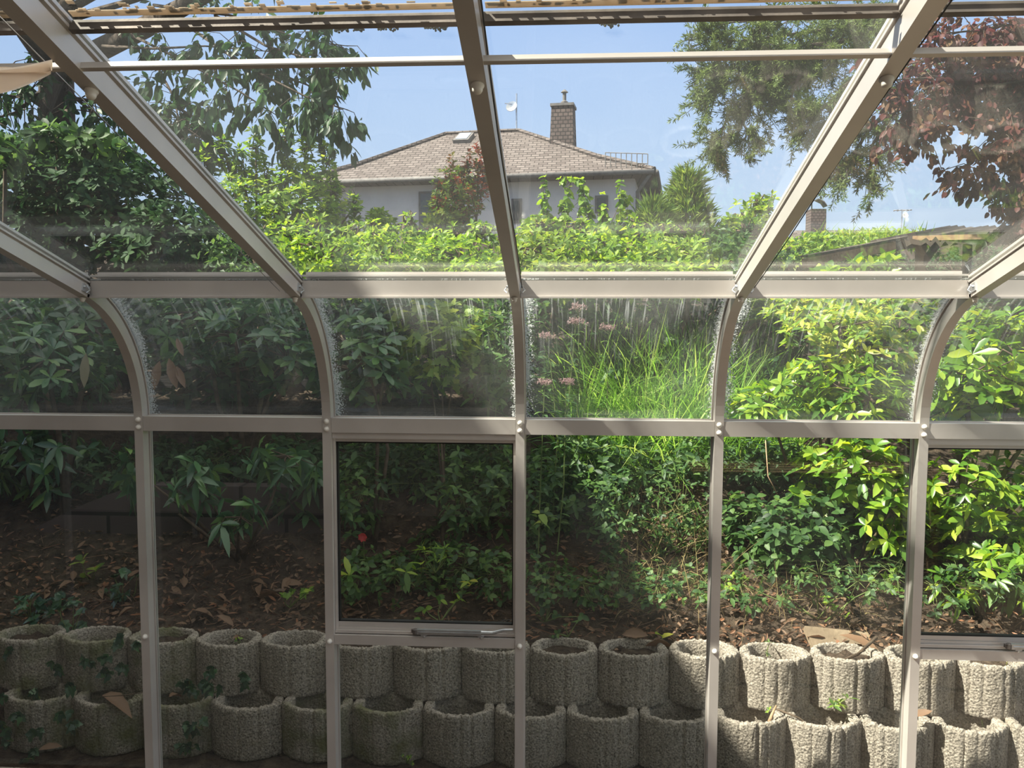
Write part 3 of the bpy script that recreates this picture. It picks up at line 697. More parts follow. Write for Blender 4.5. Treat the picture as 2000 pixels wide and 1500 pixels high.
grass('dense tall grass catching sun behind the fourth frame post', 1330, 800, 5.9, 100, 1700, 1.0)
grass('tall grass clump between the fourth post and the yellow green shrub', 1470, 800, 5.9, 60, 800, .85)
grass('taller grass tuft standing further back near the pink flower heads', 1260, 800, 6.4, 140, 1300, 1.0)
grass('brown dry grass arching down behind the fourth bay under the rail', 1290, 1000, 4.9, 90, 300, .5, L_DRYG, .8, W=.004, droop=.9)
grass('thin dry stalks tangled above the planters in the fourth bay', 1270, 1150, 4.5, 90, 160, .35, L_DRYG, .9, W=.003, droop=.7, depth=.2)
grass('thin straw coloured stalks on the bank of the fifth bay', 1560, 1150, 4.5, 120, 200, .32, L_DRYG, .9, W=.003, droop=.7, depth=.2)
grass('pale green grass tuft spilling over the right hand planters', 1930, 1290, 4.05, 60, 60, .22, L_YELLOW, 1.0, W=.008, droop=1.3, depth=.06, z_lift=1)
def flower(px, py, Y, label, r=17):
    c = at(px, py, Y); g = np.array([c[0]+rng.normal(0, .05), Y+.05, 0]); g[2] = ground_z(g[0], g[1])
    root = tag(empty('pink_flower', g), label, 'flower', 'pink flower heads among the tall grass')
    mb = MB(); mid = (c+g)/2+np.array([rng.normal(0, .02), 0, 0]); mb.tube([g, mid, c], [.004, .0035, .002], 5)
    rr = mpx(r, Y); pts = c+np.stack([rng.normal(0, rr*.5, 26), rng.normal(0, rr*.5, 26), rng.normal(0, rr*.16, 26)], 1)
    for p in pts[:14]: mb.tube([c-[0, 0, rr*.8], p], .001, 3)
    mb.build('stem', STEMG, root)
    n = 26*9; P = np.repeat(pts, 9, 0)+rng.normal(0, rr*.08, (n, 3)); f = MB()
    leaves(f, P, rng.normal(size=(n, 3))+[0, 0, .7], rng.normal(size=(n, 3)), rr*.25, rr*.14, 'quad', 0); f.build('petals', L_PINK, root)
    lf = MB(); t = rng.uniform(.3, .95, 22); P = g+(c-g)*t[:, None]; a = rng.uniform(0, 2*PI, 22)
    leaves(lf, P, np.stack([np.cos(a), np.sin(a), np.full(22, .3)], 1), np.array([0, 0, 1.]), .075, .022, 'ellip', .4); lf.build('foliage', L_WEED, root, True)
for px, py, Y, lb in ((1064, 746, 4.5, 'dusty pink flower head on a stem, lower left of the pair beside the centre post'), (1106, 744, 4.5, 'dusty pink flower head, larger one of the low pair right of the centre post'),
                      (1070, 656, 4.9, 'small pink flower head level with the grass tips, nearest the centre post'), (1125, 628, 5.3, 'faded pink flower head near the eave beam among grass'),
                      (1190, 640, 5.5, 'faded mauve flower head deeper in the tall grass'), (966, 618, 5.2, 'pale mauve flower head left of the centre post above the weeds'), (1130, 600, 5.6, 'small mauve flower head right under the eave beam')):
    flower(px, py, Y, lb)
# --- single small weeds and ivy on and over the planters
def sprig(px, py, Y, label, mat, L, W, shape, n=3, k=5, size=30, name='small_weed', cat='weed', group=None, onwall=False, up=.6, droop=.3):
    c = at(px, py, Y); r = mpx(size, Y)
    base = np.array([c[0], Y+(.02 if onwall else 0), c[2]-r*.9])
    root = tag(empty(name, base), label, cat, group)
    P = c+rng.normal(0, 1, (n, 3))*[r*.6, r*.12 if onwall else r*.4, r*.5]
    if onwall: P[:, 1] = np.minimum(P[:, 1], Y)
    fo = MB(); A = unit(rng.normal(0, .4, (n, 3))+([0, -1.3, .25] if onwall else [0, -.3, 1])); 
    whorls(fo, P, A, k, L, W, shape, droop, (.9, 1.5) if not onwall else (.9, 1.45))
    st = MB()
    for p in P: st.tube([base, (base+p)/2+rng.normal(0, r*.1, 3), p], [.003, .0025, .0015], 4)
    st.build('stem', STEMG, root); fo.build('foliage', mat, root, True); return root
ivy = [(20, 1275, 3.82), (118, 1300, 3.8), (160, 1290, 3.8), (235, 1250, 3.8), (268, 1267, 3.8), (200, 1287, 3.8), (245, 1300, 3.8), (205, 1312, 3.8), (135, 1345, 3.72), (70, 1352, 3.72), (30, 1395, 3.66), (8, 1360, 3.68), (130, 1395, 3.66), (148, 1405, 3.66),
       (20, 1440, 3.64), (60, 1425, 3.64), (62, 1475, 3.62), (10, 1415, 3.66), (405, 1310, 3.78), (365, 1330, 3.74), (415, 1345, 3.7), (380, 1352, 3.7), (475, 1320, 3.8), (365, 1425, 3.66), (392, 1418, 3.66), (370, 1455, 3.64), (395, 1345, 3.7), (350, 1455, 3.66)]
def ivy_label(px, py):
    row = 'upper' if py < 1340 else ('rim of the lower' if py < 1380 else 'lower')
    cols = [(40, 'at the left edge'), (90, 'near the left edge'), (180, 'below the long dry twig' if py > 1350 else 'on the mossy second planter'), (300, 'just left of the leftmost post'), (372, 'just right of the leftmost post'), (400, 'by the orange leaf'), (600, 'under the leafy planter')]
    return 'small ivy sprig on the %s row planter, %s' % (row, [t for lim, t in cols if px < lim][0])
for k, (px, py, Y) in enumerate(ivy):
    sprig(px, py, Y-.005, ivy_label(px, py), L_IVY, .034, .036, 'lobed', 3, 4, 14, 'ivy_sprig', 'ivy', 'ivy sprigs over the left planters', True, droop=.5)
for px, py, Y, n, lb in ((105, 1185, 4.3, 7, 'ivy patch on the soil at the left above the mossy planters'), (240, 1165, 4.35, 6, 'ivy patch beside the leftmost post on the leaf litter'), (60, 1180, 4.2, 5, 'dark ivy patch at the far left edge above the planters'), (135, 1230, 4.05, 5, 'ivy spilling over the rim of the second upper planter')):
    sprig(px, py, Y, lb, L_IVY, .05, .05, 'lobed', n*2, 5, 45, 'ivy_patch', 'ivy', droop=.5)
for px, py, Y, lb, m, L, W, shp, n, k, sz in (
    (850, 1080, 4.4, 'weed with fine pointed leaves in the middle of the vent window view', L_HEDGE, .085, .014, 'ellip', 7, 7, 45),
    (810, 1120, 4.3, 'broad leaved bright seedling below the fine leaved weed', L_HEDGE, .10, .032, 'ellip', 2, 4, 30),
    (900, 1120, 4.25, 'yellow green leaning stem with a large leaf right of the seedling', L_YELLOW, .09, .04, 'ellip', 2, 3, 40),
    (860, 1185, 4.15, 'bright green leaves just above the vent window stay arm', L_HEDGE, .055, .036, 'ellip', 5, 4, 35),
    (565, 1160, 4.3, 'small bright green lobed plant on leaf litter left of the second post', L_HEDGE, .045, .035, 'lobed', 5, 5, 32),
    (175, 1110, 4.5, 'pale green broad leaves against the dark stone wall', L_CURRANT, .09, .045, 'ellip', 3, 4, 35),
    (1065, 1180, 4.2, 'round leaved creeper hanging by the centre post', L_WEED, .04, .028, 'round', 8, 3, 40),
    (1110, 1225, 4.05, 'little upright green sprig on the rim right of the centre post', L_WEED, .03, .02, 'round', 4, 4, 22),
    (1290, 1235, 4.0, 'yellow green single leaf plant standing in the last shaded planter', L_YELLOW, .07, .04, 'ellip', 1, 2, 20),
    (1630, 1365, 3.80, 'small bright green weed growing in a sunlit lower planter', L_HEDGE, .05, .016, 'ellip', 4, 6, 20),
    (795, 1480, 3.64, 'tiny clover like weed at the foot of the mossy lower planter', L_HEDGE, .012, .010, 'round', 9, 4, 12),
    (1640, 1180, 4.3, 'small green weed on the dry bank of the fifth bay', L_HEDGE, .04, .018, 'ellip', 5, 5, 26),
    (1720, 1130, 4.4, 'palmate light green leaves left of the right frame post', L_HEDGE, .07, .05, 'lobed', 4, 4, 32),
    (1425, 1130, 4.3, 'small green weed just right of the fourth post', L_HEDGE, .035, .02, 'ellip', 5, 5, 28),
    (1500, 1265, 4.0, 'thin green weed shoot in a sunlit upper planter', L_WEED, .04, .010, 'ellip', 2, 3, 20),
    (1500, 1385, 3.8, 'tiny seedling in the sunlit planter with dry stalks', L_HEDGE, .025, .012, 'ellip', 1, 4, 10),
    (1340, 1150, 4.4, 'bright leaved weed just left of the fourth post near the ground', L_HEDGE, .05, .03, 'lobed', 4, 4, 35),
    (690, 1120, 4.3, 'single broad leaf plant right of the second post in the vent window', L_LAUREL, .12, .04, 'ellip', 1, 5, 26),
    (1830, 1255, 4.0, 'small bright leaf plant on the rim under the right vent window', L_HEDGE, .05, .03, 'ellip', 2, 4, 18),
    (470, 1255, 4.0, 'tiny green sprout in the leaf filled planter', L_HEDGE, .02, .014, 'ellip', 2, 3, 10)):
    sprig(px, py, Y, lb, m, L, W, shp, n, k, sz)
# dry leaves: individual large ones
def dry_leaf(p, L, label=None, group='dry brown leaves on the soil and planters', tilt=.3, az=None, mat=None):
    az = rng.uniform(0, 2*PI) if az is None else az
    mb = MB(); D = np.array([[math.cos(az), math.sin(az), rng.normal(0, tilt)]])
    for s_ in (1,):
        leaves(mb, np.array([p]), D, np.array([[rng.normal(0, .4), rng.normal(0, .4), 1.]]), L, L*.42, 'ellip', rng.uniform(-.4, .5), rng.uniform(.3, 1.0))
    o = mb.build('dry_leaf', mat or L_DRY, None, True, loc=np.array(p))
    tag(o, label or 'curled brown dry leaf lying on the soil above the upper planter row', 'leaf', group)
for k in range(100):
    px = rng.choice([rng.uniform(-20, 640), rng.uniform(-20, 2020)]); Y = rng.uniform(4.12, 4.75); x = at(px, 1200, Y)[0]
    bay_ = ['at the far left edge', 'behind the first full bay from the left', 'behind the vent window beside the centre post', 'behind the bay right of the centre post', 'on the sunlit bank near the right post', 'under the right vent window'][int(np.clip((px+90)//372, 0, 5))]
    big_ = rng.random() > .5
    dry_leaf((x, Y, float(ground_z(x, Y))+.02), rng.uniform(.08, .11) if big_ else rng.uniform(.045, .065), '%s brown dry leaf on %s soil, %s' % ('larger' if big_ else 'small', 'higher' if Y > 4.4 else 'lower', bay_), 'dry brown leaves on the soil '+bay_)
for px, py, Y, L, az, lb in ((200, 1358, 3.72, .17, -.25, 'large curled tan leaf resting on the mossy lower planter'), (380, 1192, 4.2, .10, .5, 'orange brown leaf on litter right of the leftmost post'), (455, 1248, 4.0, .09, 1, 'brown leaf standing in the leaf filled planter'),
    (480, 1225, 4.02, .07, 2, 'small orange leaf at the back of the leaf filled planter'), (330, 1362, 3.74, .08, 1.2, 'orange shrivelled leaf beside the leftmost post'), (1260, 1262, 3.98, .14, .2, 'orange brown leaf lying across the last shaded planter'), (1200, 1270, 3.97, .06, .8, 'small tan leaf in the last shaded planter'),
    (75, 1465, 3.62, .10, .4, 'reddish brown leaf at the bottom left among ivy'), (1640, 1240, 4.1, .2, -.6, 'big reddish dry leaf above the sunlit planters'), (1575, 1245, 4.1, .12, .3, 'dull brown leaf left of the big reddish one'), (1215, 1240, 4.05, .13, .1, 'rusty leaf on the soil behind the last shaded planter'), (1770, 1400, 3.72, .12, .1, 'pale flat leaf against the planter by the right post')):
    dry_leaf(at(px, py, Y), L, lb, None, .1, az)
# hanging dead rhododendron leaves
for k, (px, py, L, az, tl) in enumerate(((330, 700, .16, -.9, -1.5), (312, 705, .15, -2.0, -1.6), (345, 715, .12, -.4, -1.0), (345, 660, .10, .5, -.6))):
    mb = MB(); c = at(px, py, 4.5); leaves(mb, np.array([c]), np.array([[math.cos(az)*.5, -.1, -1]]), np.array([[.2, -1, .3]]), L, L*.36, 'ellip', .1, .5)
    tag(mb.build('dead_leaf', L_DRY, None, True, loc=c), ['largest orange brown dead leaf hanging right of the leftmost curved bar', 'orange dead leaf hanging closest to the leftmost curved bar', 'orange dead leaf hanging furthest right of its cluster', 'small upper dead leaf above the hanging orange cluster'][k], 'leaf', 'hanging dead rhododendron leaves')
DEADP = leaf_mat('pale_dead_leaf', [(.20, .19, .12), (.26, .24, .15)], trans=.2, rough=.6)
c = at(168, 690, 4.4); mb = MB(); leaves(mb, np.array([c]), np.array([[-.1, 0, -1]]), np.array([[.1, -1, 0]]), .18, .055, 'ellip', .05, .2)
tag(mb.build('dead_leaf', DEADP, None, True, loc=c), 'single long pale hanging leaf left of the leftmost curved bar', 'leaf')
# litter
n = 5200
P = np.stack([rng.uniform(-3.4, 3.2, n), 4.07+rng.beta(1.2, 2.2, n)*1.4, np.zeros(n)], 1); P[:, 2] = ground_z(P[:, 0], P[:, 1])+rng.uniform(.004, .03, n)
mb = MB(); a = rng.uniform(0, 2*PI, n)
leaves(mb, P, np.stack([np.cos(a), np.sin(a), rng.normal(0, .35, n)], 1), np.stack([rng.normal(0, .5, n), rng.normal(0, .5, n)-.3, np.ones(n)], 1), rng.uniform(.015, .06, n), rng.uniform(.008, .022, n), 'ellip', 0, .5)
for k in range(500):
    x, y = rng.uniform(-3.2, 3), rng.uniform(4.08, 4.9); z = float(ground_z(x, y))+.01; a = rng.uniform(0, PI); l = rng.uniform(.04, .16)
    mb.tube([(x, y, z), (x+l*math.cos(a), y+l*math.sin(a)*.5, z+rng.uniform(.005, .05))], .0018, 3)
tag(mb.build('leaf_litter', L_DRY), 'brown leaf and twig litter covering the soil bank', 'litter', kind='stuff')
# sticks
def stick(pts, r, label, mat=TWIG):
    P = [at(*q) for q in pts]; mb = MB(); mb.tube(P, r, 6); tag(mb.build('stick', mat, None, True, loc=P[0]), label, 'stick')
stick([(1517, 1385, 3.78), (1560, 1402, 3.74), (1590, 1423, 3.72)], [.005, .004, .003], 'dark thin stick leaning across the sunlit lower planters')
stick([(1640, 1292, 3.86), (1675, 1278, 3.9), (1712, 1245, 3.98)], [.005, .007, .008], 'cut forked branch lying on the sunlit upper planters')
stick([(1636, 1293, 3.84), (1690, 1270, 3.9)], [.002, .003], 'thin grey stick on the sunlit upper planter rim')
stick([(1502, 1412, 3.73), (1508, 1395, 3.74), (1516, 1378, 3.76)], [.010, .007, .004], 'pale split stalk standing in the sunlit lower planter', TIMBER)
stick([(180, 1362, 3.68), (240, 1358, 3.69), (300, 1350, 3.72)], [.0015, .002, .0015], 'long thin dry twig lying along the left lower planters')
stick([(568, 1203, 3.95), (600, 1206, 3.9), (636, 1221, 3.85)], [.002, .002, .001], 'curved pale twig left of the second post')
stick([(1760, 1340, 3.72), (1768, 1320, 3.75), (1770, 1400, 3.70)], [.002, .002, .001], 'thin dark stalk hanging beside the right frame post')
stick([(862, 860, 4.85), (868, 960, 4.8), (862, 1140, 4.7)], [.006, .010, .012], 'slender shrub stem standing in the dark undergrowth')
stick([(640, 1060, 4.9), (590, 1110, 4.85), (520, 1120, 4.8), (430, 1118, 4.7)], [.02, .03, .03, .02], 'smooth fallen grey branch lying in the shade of the second bay', BARK)
stick([(1495, 860, 4.5), (1500, 930, 4.45), (1518, 965, 4.45)], [.003, .003, .002], 'pale hanging stalk right of the fourth post', TIMBER)
# sandstone slab fragments on the bank (right)
mb = MB(); c = at(1645, 1262, 4.12); mb.obox(c, [unit(np.array([1, .2, -.15])), unit(np.array([-.1, .8, .5])), unit(np.array([.1, -.5, .9]))], (.17, .09, .015))
tag(mb.build('broken_slab', rough_mat('sandstone', [(.16, .12, .08), (.32, .25, .17)], scale=7, rough=.95, bump=.6), None, False, loc=c), 'broken sandy stone slab lying behind the sunlit planters', 'stone slab')

# ------------------------------------------------------------------ dark wall and fence behind the left shrubs
mb = MB(); Yw_ = 4.88
xs = np.linspace(at(-260, 1000, Yw_)[0], at(650, 1000, Yw_)[0], 30); xa = at(290, 960, Yw_)[0]
top = [at(1000, 958 if x > xa else 958+130*((xa-x)/(xa-at(0, 1000, Yw_)[0]))**1.4, Yw_)[2] for x in xs]
V = [];
for x, z in zip(xs, top): z = max(z, 0.2); V += [(x, Yw_, .3), (x, Yw_, z), (x, Yw_+.12, z), (x, Yw_+.12, .3)]
nn = len(xs); f = [(4*i+j, 4*i+4+j, 4*i+4+(j+1) % 4, 4*i+(j+1) % 4) for i in range(nn-1) for j in range(4)]+[(0, 1, 2, 3), (4*nn-1, 4*nn-2, 4*nn-3, 4*nn-4)]
mb.add(V, f); tag(mb.build('stone_wall', STONE), 'low dark stone wall with a curved sloping top behind the left shrubs', 'wall')
t = tag(empty('timber_fence', (-3, 6.4, 0)), 'dark weathered board fence hidden behind the left rhododendrons', 'fence')
x0, x1 = at(-300, 700, 6.5)[0], at(700, 700, 6.5)[0]
for k in range(6):
    z0 = 1.0+k*.165; mb = MB(); mb.box(x0, x1, 6.48, 6.51, z0, z0+.15); mb.build('board', DARKWOOD, t)
for x in np.linspace(x0+.1, x1-.1, 4):
    mb = MB(); mb.box(x-.05, x+.05, 6.51, 6.6, .6, 1.98); mb.build('fence_post', DARKWOOD, t)

# ------------------------------------------------------------------ middle distance
def fill(label, blobs, n, mat, L, name='hedge', cat='hedge', shape='quad', k=5, W=None, base=None, up=.5, r0=.03, per=12, lo=.5, droop=.2, spread=(.6, 1.6)):
    return shrub(name, label, cat, blobs, n, mat, L, W or L*.45, shape, k, droop, spread, up, base, r0=r0, per=per, lo=lo)
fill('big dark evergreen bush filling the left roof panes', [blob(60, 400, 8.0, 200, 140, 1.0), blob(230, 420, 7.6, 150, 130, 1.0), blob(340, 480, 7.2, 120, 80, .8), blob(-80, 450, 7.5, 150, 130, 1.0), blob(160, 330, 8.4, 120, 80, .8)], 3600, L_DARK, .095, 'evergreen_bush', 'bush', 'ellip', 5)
fill('brighter leafy bush at the left edge below the shade cloth', [blob(10, 300, 6.8, 50, 30, .4), blob(110, 275, 7.2, 50, 25, .4), blob(190, 290, 7.2, 45, 25, .4)], 130, L_WEED, .14, 'leafy_bush', 'bush', 'ellip', 5, base=(at(60, 300, 7.6)[0], 7.6, float(ground_z(0, 7.6))))
# upright lime shrub
B_ = [blob(500, 430, 8.0, 85, 95, .6), blob(590, 420, 7.9, 80, 100, .6), blob(640, 470, 7.8, 60, 60, .5)]
for px, py in ((405, 300), (440, 275), (470, 300), (500, 262), (560, 240), (565, 300), (600, 250), (640, 290), (650, 350), (690, 380), (520, 330), (610, 330)): B_.append(blob(px, py+28, 7.9, 12, 42, .12))
fill('upright lime green shrub with tall shoots left of the neighbour house', B_, 1700, L_SHRUB, .085, 'lime_shrub', 'shrub', 'quad', 5, up=.75, r0=.02)
sh_ = MB()
# hedge line
for i, (px, py, rx, ry, Y, m, lb) in enumerate(((480, 510, 90, 45, 7.0, L_WEED, 'dark green end of the hedge left of the second rafter'), (640, 500, 100, 50, 6.8, L_HEDGE, 'sunlit hedge below the upright lime shrub'), (770, 500, 90, 55, 6.8, L_SHRUB, 'sunlit hedge in front of the dark house window'),
        (900, 505, 90, 45, 6.6, L_HEDGE, 'sunlit hedge under the red leaved shrub'), (1060, 500, 80, 50, 6.6, L_CURRANT, 'sunlit hedge right of the centre rafter'), (1190, 500, 90, 50, 6.6, L_HEDGE, 'sunlit hedge below the climbing shoots'), (1320, 505, 80, 40, 6.5, L_SHRUB, 'yellow green hedge under the young conifer'), (1430, 510, 60, 50, 6.6, L_WEED, 'dark hedge section left of the fourth rafter'))):
    fill(lb, [blob(px, py, Y, rx, ry, .5), blob(px-rx*.5, py-12, Y+.6, rx*.7, ry, .5), blob(px+rx*.4, py+40, Y-.5, rx*.9, ry*.9, .4)]+[blob(px+rng.uniform(-rx, rx), py-ry-rng.uniform(-4, 12), Y+.3, 7, rng.uniform(14, 28), .08) for _ in range(5)], 620, m, .07, k=5)
fill('young green bush rising before the dark house window', [blob(745, 450, 8.2, 30, 35, .3), blob(740, 430, 8.2, 16, 22, .2)], 150, L_HEDGE, .08, 'young_bush', 'bush', 'quad', 5, up=.7)
B_ = [blob(890, 400, 9.0, 50, 75, .5), blob(870, 450, 8.8, 50, 40, .5)]
fill('dark lower half of the shrub before the house front', B_, 420, L_CURRANT, .075, 'green_shrub', 'shrub', 'quad', 5, up=.7)
B_ = [blob(px, py, 8.9, 10, 45, .12) for px, py in ((935, 320), (945, 350), (880, 350), (860, 390), (915, 340), (850, 430), (900, 380))]+[blob(900, 385, 8.9, 45, 45, .3)]
fill('red leaved upright shrub in front of the neighbour house', B_, 420, L_RED, .07, 'red_shrub', 'shrub', 'quad', 4, up=.8, r0=.012)
B_ = [blob(px, py, 7.6, 6, 42, .06) for px, py in ((1063, 385), (1070, 430), (1100, 430), (1108, 400), (1140, 385), (1152, 430), (1178, 420), (1212, 395), (1228, 425))]+[blob(1115, 352, 7.6, 28, 5, .06), blob(1055, 440, 7.6, 35, 20, .2), blob(1180, 455, 7.6, 90, 22, .2)]
fill('bright green climbing shoots with round leaves before the house', B_, 520, L_HEDGE, .055, 'climber', 'climbing plant', 'round', 3, W=.05, up=.3, r0=.008, droop=.6)
# young conifer
def conifer(name, label, px, py_top, py_base, Y, wpx, n, mat, L=.16):
    c0 = at(px, py_base, Y); c1 = at(px, py_top, Y); H = c1[2]-c0[2]; R = mpx(wpx, Y)
    g = float(ground_z(c0[0], Y)); root = tag(empty(name, (c0[0], Y, g)), label, 'tree')
    mb = MB(); mb.tube([(c0[0], Y, g), (c0[0], Y, c0[2]), tuple(c1)], [.05, .035, .008], 6); mb.build('trunk', BARK, root)
    t = rng.beta(1, 1.3, n); a = rng.uniform(0, 2*PI, n); rr = R*(1-t*.85)*rng.uniform(.3, 1.3, n)*(1+.25*np.sin(a*3+t*9))
    P = np.stack([c0[0]+rr*np.cos(a), Y+rr*np.sin(a), c0[2]+t*H], 1)
    A = unit(np.stack([np.cos(a)*.8, np.sin(a)*.8, np.full(n, .9)], 1)+rng.normal(0, .25, (n, 3)))
    f = MB(); whorls(f, P, A, 6, L, L*.11, 'quad', .1, (.15, .75)); f.build('needles', mat, root)
    return root
conifer('young_conifer', 'young sunlit conifer with upright sprays right of the house', 1340, 338, 520, 8.0, 66, 800, L_CYP)
conifer('young_conifer', 'low spreading young conifer left of the taller one, before the house corner', 1275, 395, 540, 7.7, 70, 700, L_CYP)
fill('light green bush behind the fourth rafter near the far roof', [blob(1465, 440, 8.5, 50, 50, .4), blob(1480, 395, 8.5, 12, 26, .1), blob(1505, 400, 8.5, 10, 22, .1), blob(1440, 470, 8.2, 50, 50, .4)], 330, L_SHRUB, .08, 'leafy_bush', 'bush', 'quad', 5, up=.6)
fill('ivy covered hedge top in front of the far roof', [blob(1640, 478, 10.5, 110, 22, .5), blob(1740, 470, 11, 90, 22, .5), blob(1600, 500, 10, 80, 40, .5)], 800, L_SHRUB, .085, 'ivy_hedge', 'hedge', 'quad', 5)
grass('thin dry grasses on top of the ivy hedge', 1700, 470, 10.4, 110, 260, .30, L_YELLOW, .6, W=.012, droop=.6, depth=.3, z_lift=1)
fill('dark green hedge left of the timber carport', [blob(1540, 520, 10, 50, 35, .4), blob(1620, 530, 10, 60, 35, .4), blob(1700, 530, 10.5, 80, 40, .4), blob(1860, 530, 12.5, 100, 40, .4), blob(1990, 520, 12.5, 100, 45, .4)], 1300, L_DARK, .085, k=5)
fill('bright leafy laurel shoots in front of the carport beam', [blob(1610, 545, 5.9, 30, 22, .2), blob(1690, 532, 5.9, 30, 26, .2), blob(1725, 528, 5.9, 20, 28, .2)], 70, L_LAUREL, .10, 'laurel', 'shrub', 'ellip', 6, up=.8)
# filler behind the upper zone of shrubs so the bank stays green
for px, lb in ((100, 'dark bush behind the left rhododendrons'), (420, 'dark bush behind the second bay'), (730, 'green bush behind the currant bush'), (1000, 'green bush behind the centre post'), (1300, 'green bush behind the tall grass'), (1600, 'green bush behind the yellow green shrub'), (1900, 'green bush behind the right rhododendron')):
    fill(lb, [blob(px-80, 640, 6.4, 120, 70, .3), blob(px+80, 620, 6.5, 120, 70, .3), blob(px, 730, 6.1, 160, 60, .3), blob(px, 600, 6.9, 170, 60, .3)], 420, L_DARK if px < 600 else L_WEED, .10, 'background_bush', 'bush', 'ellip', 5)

# ------------------------------------------------------------------ overhanging trees
def leafy_path(pts, Y, st, fo, r0, nl, L, W, shape='ellip', hang=.7, twig=.35, tn=16, seed_spread=.3):
    P = np.array([at(px, py, Y+dy) for px, py, dy in pts]); st.tube(P, np.linspace(r0, r0*.25, len(P)), 6)
    seg = np.linspace(0, len(P)-1, 60); PP = np.array([P[int(s)]*(1-s % 1)+P[min(int(s)+1, len(P)-1)]*(s % 1) for s in seg])
    for i in range(tn):
        k = rng.integers(8, 60); b = PP[k]; d = unit(rng.normal(size=3)+np.array([0, 0, -.25]))*twig*rng.uniform(.4, 1)
        q = b+d*.5+[0, 0, .03]; e_ = b+d+[0, 0, -twig*.15]; st.tube([b, q, e_], [r0*.3, r0*.2, .003], 4)
        n_ = max(2, nl//tn); t = rng.uniform(.2, 1.05, n_)[:, None]; Q = b+(e_-b)*t+rng.normal(0, .02, (n_, 3))
        D = rng.normal(0, seed_spread*1.5, (n_, 3))+d/np.linalg.norm(d)*.6+[0, 0, -hang]
        leaves(fo, Q, D, rng.normal(size=(n_, 3))+[0, -.3, .8], L*rng.uniform(.6, 1.15, n_), W*rng.uniform(.7, 1.1, n_), shape, .2, .35)
Yt = 10.5
tb = at(112, 300, Yt); root = tag(empty('cherry_tree', (tb[0], Yt, float(ground_z(tb[0], Yt)))), 'large broadleaf tree with a thick dark trunk at the upper left', 'tree')
st = MB(); fo = MB()
tr = MB(); P = [(tb[0], Yt, float(ground_z(tb[0], Yt))), tuple(tb), tuple(at(110, 130, Yt)), tuple(at(60, 60, Yt-.3)), tuple(at(-30, -60, Yt-.8))]
tr.tube(P, [.28, .22, .20, .17, .12], 14); tr.build('trunk', BARK, root, True)
bl = MB(); bl.tube([at(105, 150, Yt), at(190, 100, Yt-.5), at(290, 50, Yt-1.4), at(420, -20, Yt-2.4)], [.14, .13, .11, .07], 10); bl.build('limb', BARK, root, True)
for pts in ([(240, 60, -2), (360, 120, -2.6), (470, 180, -3), (540, 225, -3)], [(290, 100, -2), (340, 190, -2.4), (350, 240, -2.6), (400, 275, -2.8)],
            [(380, 60, -2.2), (480, 130, -2.6), (600, 190, -3), (680, 215, -3)], [(420, 30, -2.2), (520, 90, -2.6), (620, 120, -3), (670, 150, -3)],
            [(200, 90, -2), (300, 95, -2.4), (400, 90, -2.6), (520, 100, -2.6)], [(300, 10, -2), (450, 30, -2.4), (600, 80, -2.6), (680, 90, -2.8)], [(500, 110, -2.2), (560, 150, -2.4), (610, 170, -2.6), (590, 215, -2.8)],
            [(330, 200, -2.4), (380, 230, -2.5), (400, 260, -2.6), (410, 285, -2.6)]):
    leafy_path(pts, Yt, st, fo, .016, 230, .125, .062, hang=.8, twig=.42, tn=18)
for pts in ([(100, 180, 0), (40, 190, -.4), (-40, 180, -.8)], [(110, 160, 0), (170, 210, -.3), (210, 240, -.6)], [(120, 200, 0), (150, 250, -.4), (230, 270, -.6)], [(90, 170, 0), (30, 220, -.3), (-40, 240, -.6)], [(90, 150, 0), (20, 160, -.6), (-40, 150, -1)], [(130, 190, 0), (200, 200, -.5), (260, 260, -1)]):
    leafy_path(pts, Yt, st, fo, .03, 110, .13, .065, twig=.7, tn=12)
# crown above and outside the frame
for k in range(26):
    c = np.array([rng.uniform(-9, -2), rng.uniform(6.5, 11), rng.uniform(6.2, 9.5)]); 
    Pn, d = sample_blob((c, np.array([1.0, 1.0, .6])), 60, .3); whorls(fo, Pn, d, 4, .14, .07, 'quad', .4)
    st.tube([P[3], c], [.06, .02], 5)
st.build('branch', BARK, root, True); fo.build('foliage', L_CHERRY, root, True)
# conifer branches and copper beech on the right
tbx = at(2420, 300, 8.5); root = tag(empty('spruce_tree', (tbx[0], 8.5, float(ground_z(tbx[0], 8.5)))), 'green conifer with drooping sprays hanging in the upper right', 'tree')
tr = MB(); tr.tube([(tbx[0], 8.5, float(ground_z(tbx[0], 8.5))), (tbx[0], 8.5, 4), (tbx[0]-.1, 8.4, 9)], [.25, .2, .1], 12); tr.build('trunk', BARK, root, True)
st = MB(); fo = MB()
def spray_path(pts, Y, tn, twig=.45, L=.05):
    P = np.array([at(px, py, Y+dy) for px, py, dy in pts]); st.tube(P, np.linspace(.022, .005, len(P)), 5)
    seg = np.linspace(0, len(P)-1, 80); PP = np.array([P[int(s)]*(1-s % 1)+P[min(int(s)+1, len(P)-1)]*(s % 1) for s in seg])
    for i in range(tn):
        k = rng.integers(4, 80); b = PP[k]; T = unit(PP[min(k+3, 79)]-PP[max(k-3, 0)])
        d = unit(T*.6+rng.normal(0, .6, 3)+[0, 0, -.35]); l = twig*rng.uniform(.3, 1); m_ = 44
        st.tube([b, b+d*l], [.005, .002], 3)
        for sgn in range(3):
            d2 = unit(d+rng.normal(0, .55, 3)); b2 = b+d*l*rng.uniform(.2, .9); l2 = l*.5; t = np.linspace(0, 1, m_)[:, None]
            Q = b2+d2*l2*t; leaves(fo, Q, d2*.8+rng.normal(0, .75, (m_, 3)), rng.normal(size=(m_, 3)), L, L*.17, 'quad', 0, .1)
top = (1760, 20, 1.0)
